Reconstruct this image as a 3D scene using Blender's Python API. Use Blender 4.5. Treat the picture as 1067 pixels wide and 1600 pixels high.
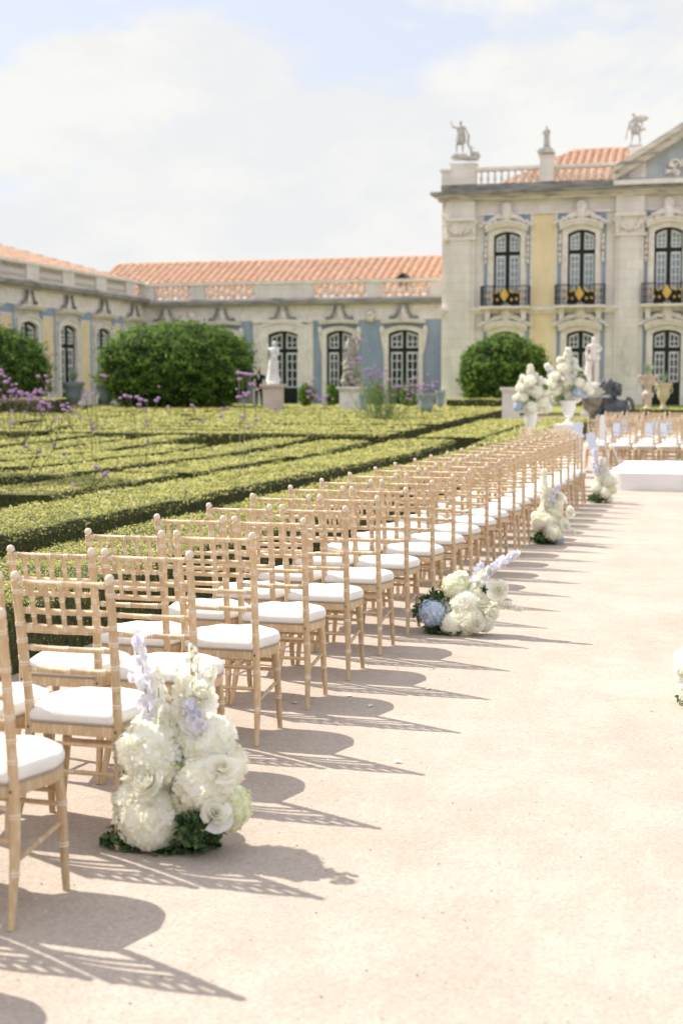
import bpy, math, random
import numpy as np
from mathutils import Vector, Matrix, noise
R = math.radians
PI = math.pi
random.seed(7)
rng = np.random.default_rng(11)
for o in list(bpy.data.objects): bpy.data.objects.remove(o)
scene = bpy.context.scene
COL = scene.collection

# ------------------------------------------------------------------ camera
H = 1.57
PITCH = math.atan((800-606)/2222.2)
YAW = math.atan((1157-533.5)/2222.2*math.cos(PITCH))
cam = bpy.data.cameras.new('camera')
cam.sensor_fit = 'VERTICAL'; cam.sensor_height = 36; cam.sensor_width = 24; cam.lens = 50
cam.clip_start = .1; cam.clip_end = 2000
cam.dof.use_dof = True; cam.dof.focus_distance = 7.3; cam.dof.aperture_fstop = 2.8
camo = bpy.data.objects.new('camera', cam); COL.objects.link(camo)
camo.location = (0, 0, H); camo.rotation_euler = (PI/2-PITCH, 0, YAW)
scene.camera = camo

# ------------------------------------------------------------------ sky, sun, exposure
SUN = Vector((-.875, .29, 1.0)).normalized()
scene.view_settings.view_transform = 'Standard'; scene.view_settings.look = 'None'
scene.view_settings.gamma = 1; scene.view_settings.exposure = 1.43
w = bpy.data.worlds.new('World'); scene.world = w; w.use_nodes = True
nt = w.node_tree; nt.nodes.clear(); L = nt.links.new
out = nt.nodes.new('ShaderNodeOutputWorld')
sky = nt.nodes.new('ShaderNodeTexSky'); sky.sky_type = 'NISHITA'; sky.sun_disc = False
sky.sun_elevation = math.asin(SUN.z); sky.sun_rotation = math.atan2(SUN.x, SUN.y)
sky.air_density = 1.0; sky.dust_density = 2.5; sky.ozone_density = 1.0
bg1 = nt.nodes.new('ShaderNodeBackground'); bg1.inputs[1].default_value = .15
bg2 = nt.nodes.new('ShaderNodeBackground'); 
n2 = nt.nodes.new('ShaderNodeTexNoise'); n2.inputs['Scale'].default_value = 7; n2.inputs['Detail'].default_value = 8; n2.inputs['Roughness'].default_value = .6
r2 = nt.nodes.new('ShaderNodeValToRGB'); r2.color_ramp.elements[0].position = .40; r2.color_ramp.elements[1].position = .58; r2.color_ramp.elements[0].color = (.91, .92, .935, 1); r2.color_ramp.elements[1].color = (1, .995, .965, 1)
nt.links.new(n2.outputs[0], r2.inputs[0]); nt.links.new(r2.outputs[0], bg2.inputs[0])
bg3 = nt.nodes.new('ShaderNodeBackground'); bg3.inputs[0].default_value = (.78, .82, .93, 1); bg3.inputs[1].default_value = .335
tc = nt.nodes.new('ShaderNodeTexCoord')
mp = nt.nodes.new('ShaderNodeMapping'); mp.inputs['Scale'].default_value = (1.0, 1.0, 2.2); mp.inputs['Location'].default_value = (.37, .1, .25)
nz = nt.nodes.new('ShaderNodeTexNoise'); nz.inputs['Scale'].default_value = 4.2; nz.inputs['Detail'].default_value = 9; nz.inputs['Roughness'].default_value = .58; nz.inputs['Distortion'].default_value = .35
sep = nt.nodes.new('ShaderNodeSeparateXYZ')
hz = nt.nodes.new('ShaderNodeMapRange'); hz.inputs[1].default_value = .06; hz.inputs[2].default_value = .27; hz.inputs[3].default_value = .16; hz.inputs[4].default_value = -.07
ad = nt.nodes.new('ShaderNodeMath'); ad.operation = 'ADD'
rp = nt.nodes.new('ShaderNodeValToRGB'); rp.color_ramp.elements[0].position = .46; rp.color_ramp.elements[1].position = .55
mx0 = nt.nodes.new('ShaderNodeMixShader'); mx0.inputs[0].default_value = .9
mx = nt.nodes.new('ShaderNodeMixShader')
L(tc.outputs['Generated'], mp.inputs[0]); L(mp.outputs[0], nz.inputs['Vector']); L(mp.outputs[0], n2.inputs['Vector']); L(tc.outputs['Generated'], sep.inputs[0])
L(sep.outputs[2], hz.inputs[0]); L(nz.outputs[0], ad.inputs[0]); L(hz.outputs[0], ad.inputs[1]); L(ad.outputs[0], rp.inputs[0])
L(sky.outputs[0], bg1.inputs[0]); L(bg1.outputs[0], mx0.inputs[1]); L(bg3.outputs[0], mx0.inputs[2])
br = nt.nodes.new('ShaderNodeMapRange'); br.inputs[1].default_value = .27; br.inputs[2].default_value = .55; br.inputs[3].default_value = .352; br.inputs[4].default_value = 1.35; L(sep.outputs[2], br.inputs[0]); L(br.outputs[0], bg2.inputs[1])  # clouds brightened overhead, above the view, as added fill for the shaded facades
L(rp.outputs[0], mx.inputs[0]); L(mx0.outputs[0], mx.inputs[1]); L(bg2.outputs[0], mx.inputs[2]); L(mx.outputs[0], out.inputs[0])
sl = bpy.data.lights.new('sun', 'SUN'); sl.energy = 2.5; sl.angle = R(.6); sl.color = (1, .945, .85)
so = bpy.data.objects.new('sun', sl); COL.objects.link(so); so.location = (-20, 20, 30)
so.rotation_euler = (-SUN).to_track_quat('-Z', 'Y').to_euler()

# ------------------------------------------------------------------ surveying: pixel of the photo on the plane at depth Y -> X, Z
_F = np.array([-math.sin(YAW)*math.cos(PITCH), math.cos(YAW)*math.cos(PITCH), -math.sin(PITCH)])
_R = np.array([math.cos(YAW), math.sin(YAW), 0]); _U = np.cross(_R, _F)
def W(px, py, Y):
    d = _F*2222.2+_R*(px-533.5)+_U*(800-py); d = d*Y/d[1]
    return d[0], d[2]+H
def proj(P):
    v = np.asarray(P, float)-np.array([0, 0, H]); z = v@_F
    return 533.5+2222.2*(v@_R)/z, 800-2222.2*(v@_U)/z
def gz(Y):                                     # the garden rises gently towards the palace
    return min(.80, max(0., (Y-25)*.0205))

# ------------------------------------------------------------------ materials
MATS = {}
def mat(name, col, rough=.7, col2=None, scale=8, stretch=(1, 1, 1), contrast=(.35, .65), bump=0, bscale=60, spec=.3, trans=0, rnd=None, coord='Object', col3=None, scale3=2., c3=(.5, .7), metal=0, brick=None, vary=0):
    if name in MATS: return MATS[name]
    m = bpy.data.materials.new(name); m.use_nodes = True; n = m.node_tree; n.nodes.clear(); K = n.links.new
    o = n.nodes.new('ShaderNodeOutputMaterial'); b = n.nodes.new('ShaderNodeBsdfPrincipled')
    b.inputs['Roughness'].default_value = rough; b.inputs['Specular IOR Level'].default_value = spec; b.inputs['Metallic'].default_value = metal
    src = None
    t = n.nodes.new('ShaderNodeTexCoord'); mpp = n.nodes.new('ShaderNodeMapping'); mpp.inputs['Scale'].default_value = stretch; K(t.outputs[coord], mpp.inputs[0])
    if rnd:
        at = n.nodes.new('ShaderNodeAttribute'); at.attribute_name = 'rnd'
        r = n.nodes.new('ShaderNodeValToRGB'); e = r.color_ramp.elements
        e[0].position = 0; e[0].color = (*rnd[0], 1); e[1].position = 1; e[1].color = (*rnd[-1], 1)
        for i, c in enumerate(rnd[1:-1]): q = e.new((i+1)/(len(rnd)-1)); q.color = (*c, 1)
        K(at.outputs['Fac'], r.inputs[0]); src = r.outputs[0]
    elif col2:
        nn = n.nodes.new('ShaderNodeTexNoise'); nn.inputs['Scale'].default_value = scale; nn.inputs['Detail'].default_value = 6; nn.inputs['Roughness'].default_value = .62
        r = n.nodes.new('ShaderNodeValToRGB'); e = r.color_ramp.elements
        e[0].position = contrast[0]; e[1].position = contrast[1]; e[0].color = (*col, 1); e[1].color = (*col2, 1)
        K(mpp.outputs[0], nn.inputs['Vector']); K(nn.outputs[0], r.inputs[0]); src = r.outputs[0]
    if col3:
        nn = n.nodes.new('ShaderNodeTexNoise'); nn.inputs['Scale'].default_value = scale3; nn.inputs['Detail'].default_value = 8; nn.inputs['Roughness'].default_value = .7
        mr = n.nodes.new('ShaderNodeMapRange'); mr.inputs[1].default_value = c3[0]; mr.inputs[2].default_value = c3[1]
        mm = n.nodes.new('ShaderNodeMix'); mm.data_type = 'RGBA'
        K(mpp.outputs[0], nn.inputs['Vector']); K(nn.outputs[0], mr.inputs[0]); K(mr.outputs[0], mm.inputs[0])
        K(src, mm.inputs[6]) if src else None
        if not src: mm.inputs[6].default_value = (*col, 1)
        mm.inputs[7].default_value = (*col3, 1); src = mm.outputs[2]
    if brick:                                   # thin masonry joints: block width, height, depth of tone
        bt = n.nodes.new('ShaderNodeTexBrick'); bt.inputs['Scale'].default_value = 1; bt.inputs['Brick Width'].default_value = brick[0]; bt.inputs['Row Height'].default_value = brick[1]
        bt.inputs['Mortar Size'].default_value = .012; bt.inputs['Color1'].default_value = (1, 1, 1, 1); bt.inputs['Color2'].default_value = (.9, .9, .89, 1); bt.inputs['Mortar'].default_value = (brick[2],)*3+(1,)
        sx = n.nodes.new('ShaderNodeSeparateXYZ'); cx = n.nodes.new('ShaderNodeCombineXYZ'); K(t.outputs[coord], sx.inputs[0]); K(sx.outputs[0], cx.inputs[0]); K(sx.outputs[2], cx.inputs[1]); K(cx.outputs[0], bt.inputs['Vector'])
        mm = n.nodes.new('ShaderNodeMix'); mm.data_type = 'RGBA'; mm.blend_type = 'MULTIPLY'; mm.inputs[0].default_value = 1
        K(src, mm.inputs[6]); K(bt.outputs[0], mm.inputs[7]); src = mm.outputs[2]
    if vary:
        oi = n.nodes.new('ShaderNodeObjectInfo'); mr = n.nodes.new('ShaderNodeMapRange'); mr.inputs[3].default_value = 1-vary; mr.inputs[4].default_value = 1+vary*.5
        hs = n.nodes.new('ShaderNodeHueSaturation'); K(oi.outputs['Random'], mr.inputs[0]); K(mr.outputs[0], hs.inputs['Value']); K(src, hs.inputs['Color']); src = hs.outputs[0]
    if src: K(src, b.inputs['Base Color'])
    else: b.inputs['Base Color'].default_value = (*col, 1)
    if bump:
        nb = n.nodes.new('ShaderNodeTexNoise'); nb.inputs['Scale'].default_value = bscale; nb.inputs['Detail'].default_value = 5
        bb = n.nodes.new('ShaderNodeBump'); bb.inputs['Strength'].default_value = bump; bb.inputs['Distance'].default_value = .02
        K(mpp.outputs[0], nb.inputs['Vector']); K(nb.outputs[0], bb.inputs['Height']); K(bb.outputs[0], b.inputs['Normal'])
    if trans:
        tr = n.nodes.new('ShaderNodeBsdfTranslucent'); ms = n.nodes.new('ShaderNodeMixShader'); ms.inputs[0].default_value = trans
        if src: K(src, tr.inputs[0])
        else: tr.inputs[0].default_value = (*col, 1)
        K(b.outputs[0], ms.inputs[1]); K(tr.outputs[0], ms.inputs[2]); K(ms.outputs[0], o.inputs[0])
    else: K(b.outputs[0], o.inputs[0])
    MATS[name] = m; return m

STONE = mat('limestone', (.71, .645, .585), .85, (.83, .775, .72), 1.6, (1, 1, .45), bump=.2, bscale=14, col3=(.30, .26, .21), scale3=1.1, c3=(.62, .84), brick=(1.1, .42, .80))
STONE2 = mat('carved limestone', (.72, .65, .58), .85, (.85, .79, .73), 3, bump=.25, bscale=20, col3=(.32, .27, .21), scale3=3.5, c3=(.56, .78))
GRIME = mat('weathered grey stone', (.13, .13, .125), .9, (.36, .34, .30), 2.5, (.5, 1, 2.5), bump=.3, bscale=10, col3=(.5, .45, .36), scale3=1.4, c3=(.55, .75))
BAND = mat('lichen stained stone', (.54, .49, .42), .9, (.72, .66, .56), 1.5, (.4, 1, 3), col3=(.15, .15, .14), scale3=2.2, c3=(.50, .66))
YELLOW = mat('ochre render', (.76, .60, .36), .9, (.85, .70, .46), 1.5, (1, 1, .6), bump=.1, bscale=8, col3=(.56, .44, .24), scale3=2.8, c3=(.6, .9))
BLUE = mat('blue grey render', (.25, .315, .41), .9, (.34, .395, .485), 1.5, (1, 1, .5), bump=.1, bscale=8, col3=(.40, .44, .47), scale3=2., c3=(.55, .85))
TILE = mat('terracotta tile', (.46, .275, .18), .9, (.65, .44, .32), 3.5, contrast=(.3, .7), bump=.2, bscale=20, col3=(.82, .62, .50), scale3=6, c3=(.52, .8))
DARKF = mat('dark green paint', (.008, .014, .012), .45, (.014, .02, .016), 5)
WHITEF = mat('white sash paint', (.80, .79, .80), .5, (.86, .85, .86), 6)
GLASSD = mat('dark window glass', (.02, .03, .032), .08, (.05, .065, .07), 1.2, spec=.6)
GLASSL = mat('curtained window glass', (.20, .27, .30), .15, (.34, .42, .45), 1.5, spec=.6)
IRON = mat('black wrought iron', (.012, .012, .012), .5, (.03, .03, .03), 8)
GOLD = mat('gilded iron', (.75, .48, .12), .45, (.60, .36, .08), 6, metal=.3)
ROOFST = mat('grey statue stone', (.36, .355, .33), .9, (.58, .56, .51), 4, bump=.4, bscale=15, col3=(.60, .56, .49), scale3=4, c3=(.5, .65))
MARBLE = mat('white marble', (.66, .645, .60), .6, (.80, .78, .73), 3, bump=.15, bscale=16, col3=(.45, .43, .38), scale3=5, c3=(.6, .8))
OLDST = mat('mossy grey stone', (.16, .155, .13), .9, (.44, .40, .33), 4, bump=.4, bscale=15, col3=(.60, .55, .46), scale3=5, c3=(.55, .7))
PINKST = mat('pink marble', (.60, .47, .41), .7, (.70, .58, .51), 3, bump=.1)
URNST = mat('bluish lead stone', (.28, .33, .34), .8, (.48, .52, .50), 3, (1, 1, .6), bump=.2, bscale=12, col3=(.70, .70, .66), scale3=4, c3=(.58, .75))
LEAD = mat('dark weathered lead', (.05, .055, .06), .6, (.14, .15, .155), 4, bump=.5, bscale=10, col3=(.42, .43, .43), scale3=3, c3=(.6, .75))
BUFFU = mat('buff terracotta urn', (.52, .42, .31), .85, (.64, .55, .43), 4, bump=.2, col3=(.34, .29, .23), scale3=5, c3=(.6, .8))
WOOD = mat('limewashed beech', (.50, .335, .18), .5, (.64, .475, .29), 9, (3, 3, .5), contrast=(.3, .7), bump=.12, bscale=40, spec=.35, vary=.16, col3=(.72, .60, .45), scale3=22, c3=(.5, .72))
WOODP = mat('chalky turned ring', (.65, .535, .41), .55, (.74, .64, .52), 30, bump=.1)
CUSH = mat('ivory cushion cloth', (.72, .68, .63), .9, (.80, .765, .72), 7, bump=.35, bscale=9, col3=(.66, .62, .57), scale3=4, c3=(.55, .8))
PIPE = mat('grey cushion piping', (.36, .32, .29), .9)
SCREW = mat('steel screw head', (.10, .10, .10), .4, metal=.6)
PETALW = mat('ivory petal', (.8, .8, .7), .7, rnd=((.88, .85, .68), (.92, .90, .79), (.94, .93, .86), (.95, .94, .90)), trans=.5)
PETALG = mat('greenish petal', (.8, .8, .7), .7, rnd=((.74, .78, .46), (.86, .87, .62), (.91, .90, .76)), trans=.35)
PETALB = mat('pale blue petal', (.4, .5, .7), .7, rnd=((.38, .50, .72), (.55, .65, .80), (.76, .80, .86), (.62, .68, .74)), trans=.3)
PETALL = mat('lilac petal', (.6, .55, .8), .7, rnd=((.70, .68, .84), (.84, .83, .90), (.92, .91, .93)), trans=.4)
PURPLE = mat('purple verbena petal', (.4, .2, .5), .8, rnd=((.34, .17, .42), (.55, .34, .58), (.72, .52, .72)), trans=.3)
CORE = mat('flower heart green', (.86, .86, .70), .8, (.91, .90, .80), 30)
LEAF = mat('bouquet leaf', (.05, .09, .03), .5, rnd=((.03, .06, .02), (.06, .12, .035), (.12, .20, .07)), trans=.2)
STEM = mat('green stem', (.16, .24, .06), .7, (.26, .32, .10), 10)
STEMB = mat('brown green stem', (.13, .12, .06), .8, (.20, .20, .10), 10)
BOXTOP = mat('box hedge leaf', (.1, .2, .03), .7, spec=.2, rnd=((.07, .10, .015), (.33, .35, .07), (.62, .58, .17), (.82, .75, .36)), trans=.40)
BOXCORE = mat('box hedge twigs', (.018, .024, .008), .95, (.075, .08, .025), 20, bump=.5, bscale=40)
BUSHL = mat('topiary leaf', (.06, .12, .03), .75, spec=.15, rnd=((.02, .05, .010), (.075, .15, .022), (.17, .28, .045), (.30, .42, .08)), trans=.32)
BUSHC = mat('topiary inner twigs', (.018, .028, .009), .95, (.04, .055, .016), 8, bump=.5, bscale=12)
BARK = mat('grey brown bark', (.10, .075, .05), .95, (.17, .13, .09), 8, (3, 3, .6), bump=.6, bscale=20)
AGAVE = mat('agave leaf', (.22, .32, .20), .6, (.36, .44, .28), 8)
PLASTER = mat('white painted plaster', (.74, .73, .71), .7, (.80, .79, .77), 6, bump=.06)
STAGEM = mat('white stage carpet', (.76, .74, .73), .9, (.82, .80, .79), 3, bump=.1, bscale=200)
CARD = mat('pale blue paper', (.60, .66, .78), .8, (.68, .73, .83), 8)
SUIT = mat('black suit cloth', (.012, .012, .014), .9)
SKIN = mat('skin', (.50, .30, .21), .6)
HAIR = mat('dark hair', (.03, .02, .015), .7)
SHIRT = mat('white shirt', (.75, .75, .75), .8)

# ------------------------------------------------------------------ mesh builder
class MB:
    def __init__(s): s.V = []; s.F = []; s.M = []
    def add(s, vs, fs, m=0):
        k = len(s.V); s.V += [tuple(v) for v in vs]; s.F += [tuple(i+k for i in f) for f in fs]; s.M += [m]*len(fs); return s
    def box(s, x0, x1, y0, y1, z0, z1, m=0):
        if x0 > x1: x0, x1 = x1, x0
        v = [(x0,y0,z0),(x1,y0,z0),(x1,y1,z0),(x0,y1,z0),(x0,y0,z1),(x1,y0,z1),(x1,y1,z1),(x0,y1,z1)]
        return s.add(v, [(3,2,1,0),(4,5,6,7),(0,1,5,4),(1,2,6,5),(2,3,7,6),(3,0,4,7)], m)
    def prism(s, poly, y0, y1, m=0):           # polygon in XZ (counter-clockwise seen from -Y) pushed through Y
        n = len(poly); v = [(x, y0, z) for x, z in poly]+[(x, y1, z) for x, z in poly]
        f = [tuple(range(n)), tuple(range(2*n-1, n-1, -1))]+[(i, i+n, (i+1) % n+n, (i+1) % n) for i in range(n)]
        return s.add(v, f, m)
    def slab(s, poly, z0, z1, m=0, bev=0):              # polygon in XY pushed through Z
        n = len(poly)
        rings = [(1, z0), (1, z1)] if not bev else [(1, z0), (1, z1-bev), (1-.02, z1)]
        cx = sum(p[0] for p in poly)/n; cy = sum(p[1] for p in poly)/n
        v = []
        for k, z in rings: v += [(cx+(x-cx)*k, cy+(y-cy)*k, z) for x, y in poly]
        f = [tuple(range(n-1, -1, -1)), tuple(range((len(rings)-1)*n, len(rings)*n))]
        for r in range(len(rings)-1): f += [(r*n+i, r*n+(i+1) % n, (r+1)*n+(i+1) % n, (r+1)*n+i) for i in range(n)]
        return s.add(v, f, m)
    def frame(s, inner, outer, y0, y1, m=0, closed=True):
        n = len(inner); v = []
        for P in (inner, outer):
            v += [(x, y0, z) for x, z in P]+[(x, y1, z) for x, z in P]
        f = []
        for i in range(n if closed else n-1):
            j = (i+1) % n
            f += [(i, j, 2*n+j, 2*n+i), (n+j, n+i, 3*n+i, 3*n+j), (j, i, n+i, n+j), (2*n+i, 2*n+j, 3*n+j, 3*n+i)]
        if not closed: f += [(0, 2*n, 3*n, n), (n-1, 2*n-1, 4*n-1, 3*n-1)]
        return s.add(v, f, m)
    def tube(s, pts, rad, n=8, m=0, mfun=None):
        pts = [Vector(p) for p in pts]; k = len(s.V); N = len(pts)
        if not hasattr(rad, '__len__'): rad = [rad]*N
        t = (pts[1]-pts[0]).normalized(); a = t.orthogonal().normalized()
        for i, p in enumerate(pts):
            t = (pts[min(i+1, N-1)]-pts[max(i-1, 0)]).normalized()
            a = (a-t*a.dot(t)).normalized(); b = t.cross(a)
            for j in range(n):
                q = p+(a*math.cos(2*PI*j/n)+b*math.sin(2*PI*j/n))*rad[i]; s.V.append(tuple(q))
        for i in range(N-1):
            mm = mfun(i) if mfun else m
            for j in range(n):
                s.F.append((k+i*n+j, k+i*n+(j+1) % n, k+(i+1)*n+(j+1) % n, k+(i+1)*n+j)); s.M.append(mm)
        s.F.append(tuple(k+j for j in range(n-1, -1, -1))); s.M.append(m)
        s.F.append(tuple(k+(N-1)*n+j for j in range(n))); s.M.append(m)
        return s
    def lathe(s, prof, c=(0, 0, 0), n=20, m=0, flute=0, nf=0, sy=1):
        k = len(s.V)
        for r, z in prof:
            for j in range(n):
                a = 2*PI*j/n; rr = r*(1+flute*math.cos(nf*a)) if nf else r
                s.V.append((c[0]+rr*math.cos(a), c[1]+rr*math.sin(a)*sy, c[2]+z))
        for i in range(len(prof)-1):
            for j in range(n):
                s.F.append((k+i*n+j, k+i*n+(j+1) % n, k+(i+1)*n+(j+1) % n, k+(i+1)*n+j)); s.M.append(m)
        s.F.append(tuple(k+j for j in range(n-1, -1, -1))); s.M.append(m)
        s.F.append(tuple(k+(len(prof)-1)*n+j for j in range(n))); s.M.append(m)
        return s
    def blob(s, c, r, m=0, n=8, wob=.15, seed=0):
        k = len(s.V); r = r if hasattr(r, '__len__') else (r, r, r)
        for i in range(n+1):
            th = PI*i/n
            for j in range(n*2):
                ph = PI*j/n; d = Vector((math.sin(th)*math.cos(ph), math.sin(th)*math.sin(ph), math.cos(th)))
                q = 1+wob*noise.noise(d*2+Vector((seed*3.1+c[0], c[1], c[2])))*2
                s.V.append((c[0]+d.x*r[0]*q, c[1]+d.y*r[1]*q, c[2]+d.z*r[2]*q))
        for i in range(n):
            for j in range(2*n):
                s.F.append((k+i*2*n+j, k+(i+1)*2*n+j, k+(i+1)*2*n+(j+1) % (2*n), k+i*2*n+(j+1) % (2*n))); s.M.append(m)
        return s
    def mesh(s, name, mats, smooth=False):
        me = bpy.data.meshes.new(name); me.from_pydata(s.V, [], s.F)
        for m in (mats if isinstance(mats, (list, tuple)) else [mats]): me.materials.append(m)
        me.polygons.foreach_set('material_index', s.M)
        me.polygons.foreach_set('use_smooth', [bool(smooth)]*len(s.F)); me.update()
        if smooth and smooth != 'all':
            try: me.set_sharp_from_angle(angle=R(42))
            except Exception: pass
        return me
    def build(s, name, mats, parent=None, smooth=False):
        return link(name, s.mesh(name, mats, smooth), parent)

def link(name, me, parent=None, loc=None, rz=None):
    o = bpy.data.objects.new(name, me); COL.objects.link(o)
    if parent: o.parent = parent
    if loc: o.location = loc
    if rz is not None: o.rotation_euler = (0, 0, rz)
    return o
def tag(o, label, cat, group=None, kind=None):
    o['label'] = label
    if cat: o['category'] = cat
    if group: o['group'] = group
    if kind: o['kind'] = kind
    return o
def thing(name, label, cat, loc=(0, 0, 0), rz=0, group=None):
    return tag(link(name, None, None, loc, rz), label, cat, group)
def copy_tree(o, parent=None):
    c = o.copy(); COL.objects.link(c)
    if parent: c.parent = parent
    for ch in list(o.children): copy_tree(ch, c)
    return c
ORD = ['first', 'second', 'third', 'fourth', 'fifth', 'sixth', 'seventh', 'eighth', 'ninth', 'tenth', 'eleventh', 'twelfth', 'thirteenth', 'fourteenth', 'fifteenth', 'sixteenth', 'seventeenth', 'eighteenth', 'nineteenth', 'twentieth', 'twenty-first', 'twenty-second', 'twenty-third', 'twenty-fourth', 'twenty-fifth', 'twenty-sixth', 'twenty-seventh', 'twenty-eighth']

def quads_mesh(name, V, rnd, mat_):            # V (n,4,3) loose quads with a per-face random number
    n = len(V); me = bpy.data.meshes.new(name)
    me.vertices.add(n*4); me.vertices.foreach_set('co', np.ascontiguousarray(V, np.float32).ravel())
    me.loops.add(n*4); me.loops.foreach_set('vertex_index', np.arange(n*4, dtype=np.int32))
    me.polygons.add(n); me.polygons.foreach_set('loop_start', np.arange(0, n*4, 4, dtype=np.int32))
    me.update(calc_edges=True)
    a = me.attributes.new('rnd', 'FLOAT', 'FACE'); a.data.foreach_set('value', np.asarray(rnd, np.float32))
    me.materials.append(mat_); me.validate(); return me
def leaf_quads(P, N, size, spread=.9, aspect=.55):
    n = len(P); N = N+rng.normal(0, spread, (n, 3)); N /= np.linalg.norm(N, axis=1, keepdims=True)+1e-9
    T = np.cross(N, rng.normal(0, 1, (n, 3))); T /= np.linalg.norm(T, axis=1, keepdims=True)+1e-9
    B = np.cross(N, T); s = (size*rng.uniform(.65, 1.25, n))[:, None]
    return np.stack([P-T*s*.5, P+B*s*aspect*.5+N*s*.08, P+T*s*.5, P-B*s*aspect*.5+N*s*.08], 1)

# ------------------------------------------------------------------ ground
def ground():
    xs = [-400, -120, -60, -40, -30, -20, -12, -8, -4, -2, 0, 4, 10, 20, 60, 120, 400]
    ys = [-60, -10, 0, 5, 10, 15, 20, 25, 30, 35, 40, 45, 50, 55, 60, 64, 70, 90, 200, 600]
    V = [(x, y, gz(y)) for y in ys for x in xs]; n = len(xs)
    F = [(j*n+i, j*n+i+1, (j+1)*n+i+1, (j+1)*n+i) for j in range(len(ys)-1) for i in range(n-1)]
    m = bpy.data.materials.new('sandy path'); m.use_nodes = True; nn = m.node_tree; K = nn.links.new; b = nn.nodes['Principled BSDF']
    b.inputs['Roughness'].default_value = .95; b.inputs['Specular IOR Level'].default_value = .1
    t = nn.nodes.new('ShaderNodeTexCoord')
    def noi(sc, det=6, ro=.6):
        q = nn.nodes.new('ShaderNodeTexNoise'); q.inputs['Scale'].default_value = sc; q.inputs['Detail'].default_value = det; q.inputs['Roughness'].default_value = ro; K(t.outputs['Object'], q.inputs['Vector']); return q
    def ramp(src, p0, p1, c0, c1):
        r = nn.nodes.new('ShaderNodeValToRGB'); e = r.color_ramp.elements; e[0].position = p0; e[1].position = p1; e[0].color = (*c0, 1); e[1].color = (*c1, 1); K(src, r.inputs[0]); return r.outputs[0]
    base = ramp(noi(.9).outputs[0], .3, .7, (.445, .375, .315), (.505, .435, .375))
    big = ramp(noi(3.5, 8, .7).outputs[0], .35, .7, (.90, .89, .88), (1.03, 1.03, 1.03))
    fine = ramp(noi(70, 4, .75).outputs[0], .3, .72, (.89, .88, .87), (1.08, 1.08, 1.08))
    v = nn.nodes.new('ShaderNodeTexVoronoi'); v.inputs['Scale'].default_value = 95; K(t.outputs['Object'], v.inputs['Vector'])
    gr = ramp(v.outputs['Color'], 0, 1, (.86, .85, .84), (1.09, 1.09, 1.09))
    src = base
    for k in (big, fine, gr):
        mm = nn.nodes.new('ShaderNodeMix'); mm.data_type = 'RGBA'; mm.blend_type = 'MULTIPLY'; mm.inputs[0].default_value = 1; K(src, mm.inputs[6]); K(k, mm.inputs[7]); src = mm.outputs[2]
    K(src, b.inputs['Base Color'])
    bp = nn.nodes.new('ShaderNodeBump'); bp.inputs['Strength'].default_value = .5; bp.inputs['Distance'].default_value = .006
    ah = nn.nodes.new('ShaderNodeMath'); ah.operation = 'ADD'; K(noi(110, 5, .7).outputs[0], ah.inputs[0]); K(noi(14, 6).outputs[0], ah.inputs[1]); lo = nn.nodes.new('ShaderNodeMath'); lo.operation = 'MULTIPLY_ADD'; lo.inputs[1].default_value = 4; K(noi(4.5, 3).outputs[0], lo.inputs[0]); K(ah.outputs[0], lo.inputs[2]); K(lo.outputs[0], bp.inputs['Height']); K(bp.outputs[0], b.inputs['Normal'])
    me = bpy.data.meshes.new('ground'); me.from_pydata(V, [], F); me.materials.append(m)
    tag(link('ground', me), 'pale sandy gravel ground of the garden path', None, kind='structure')
ground()
def garden_soil():
    xs = [-60, -45, -30, -20, -10, -3.85]; ys = [-2, 10, 25, 30, 35, 40, 45, 50, 56]
    V = [(x, y, gz(y)+.005) for y in ys for x in xs]; n = len(xs)
    F = [(j*n+i, j*n+i+1, (j+1)*n+i+1, (j+1)*n+i) for j in range(len(ys)-1) for i in range(n-1)]
    me = bpy.data.meshes.new('garden_soil'); me.from_pydata(V, [], F); me.materials.append(mat('garden soil', (.19, .15, .10), .95, (.30, .24, .17), 6, bump=.6, bscale=30, col3=(.09, .11, .03), scale3=3))
    tag(link('garden_soil', me), 'brown soil between the clipped hedges', None, kind='structure')
garden_soil()
def lawn():
    xs = [-60, -45, -30, -20, -10, -2, 6]; ys = [52.5, 56, 60, 64, 65.9]
    V = [(x, y, gz(y)+.01) for y in ys for x in xs]; n = len(xs)
    F = [(j*n+i, j*n+i+1, (j+1)*n+i+1, (j+1)*n+i) for j in range(len(ys)-1) for i in range(n-1)]
    me = bpy.data.meshes.new('lawn'); me.from_pydata(V, [], F); me.materials.append(mat('mown lawn', (.16, .19, .04), .95, (.34, .33, .09), 5, bump=.5, bscale=30))
    tag(link('lawn', me), 'mown lawn before the palace', None, kind='structure')
lawn()
def pebbles():
    n = 5200; Y = 2.2+rng.random(n)**1.7*9; X = -2.6+rng.random(n)*(Y*.32+2.6); s = rng.uniform(.0018, .0048, n)
    V = []; r = []
    P = np.stack([X, Y, s*.4], 1)
    q = leaf_quads(P, np.tile([0, 0, 1.], (n, 1)), 1, .35, .8)
    q = P[:, None, :]+(q-P[:, None, :])*s[:, None, None]*2.2
    me = quads_mesh('gravel', q, rng.random(n), mat('loose grit', (.4, .3, .25), .95, rnd=((.34, .28, .23), (.46, .38, .32), (.70, .63, .56))))
    tag(link('gravel', me), 'loose grit scattered on the sandy path', None, kind='stuff')
pebbles()

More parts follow.
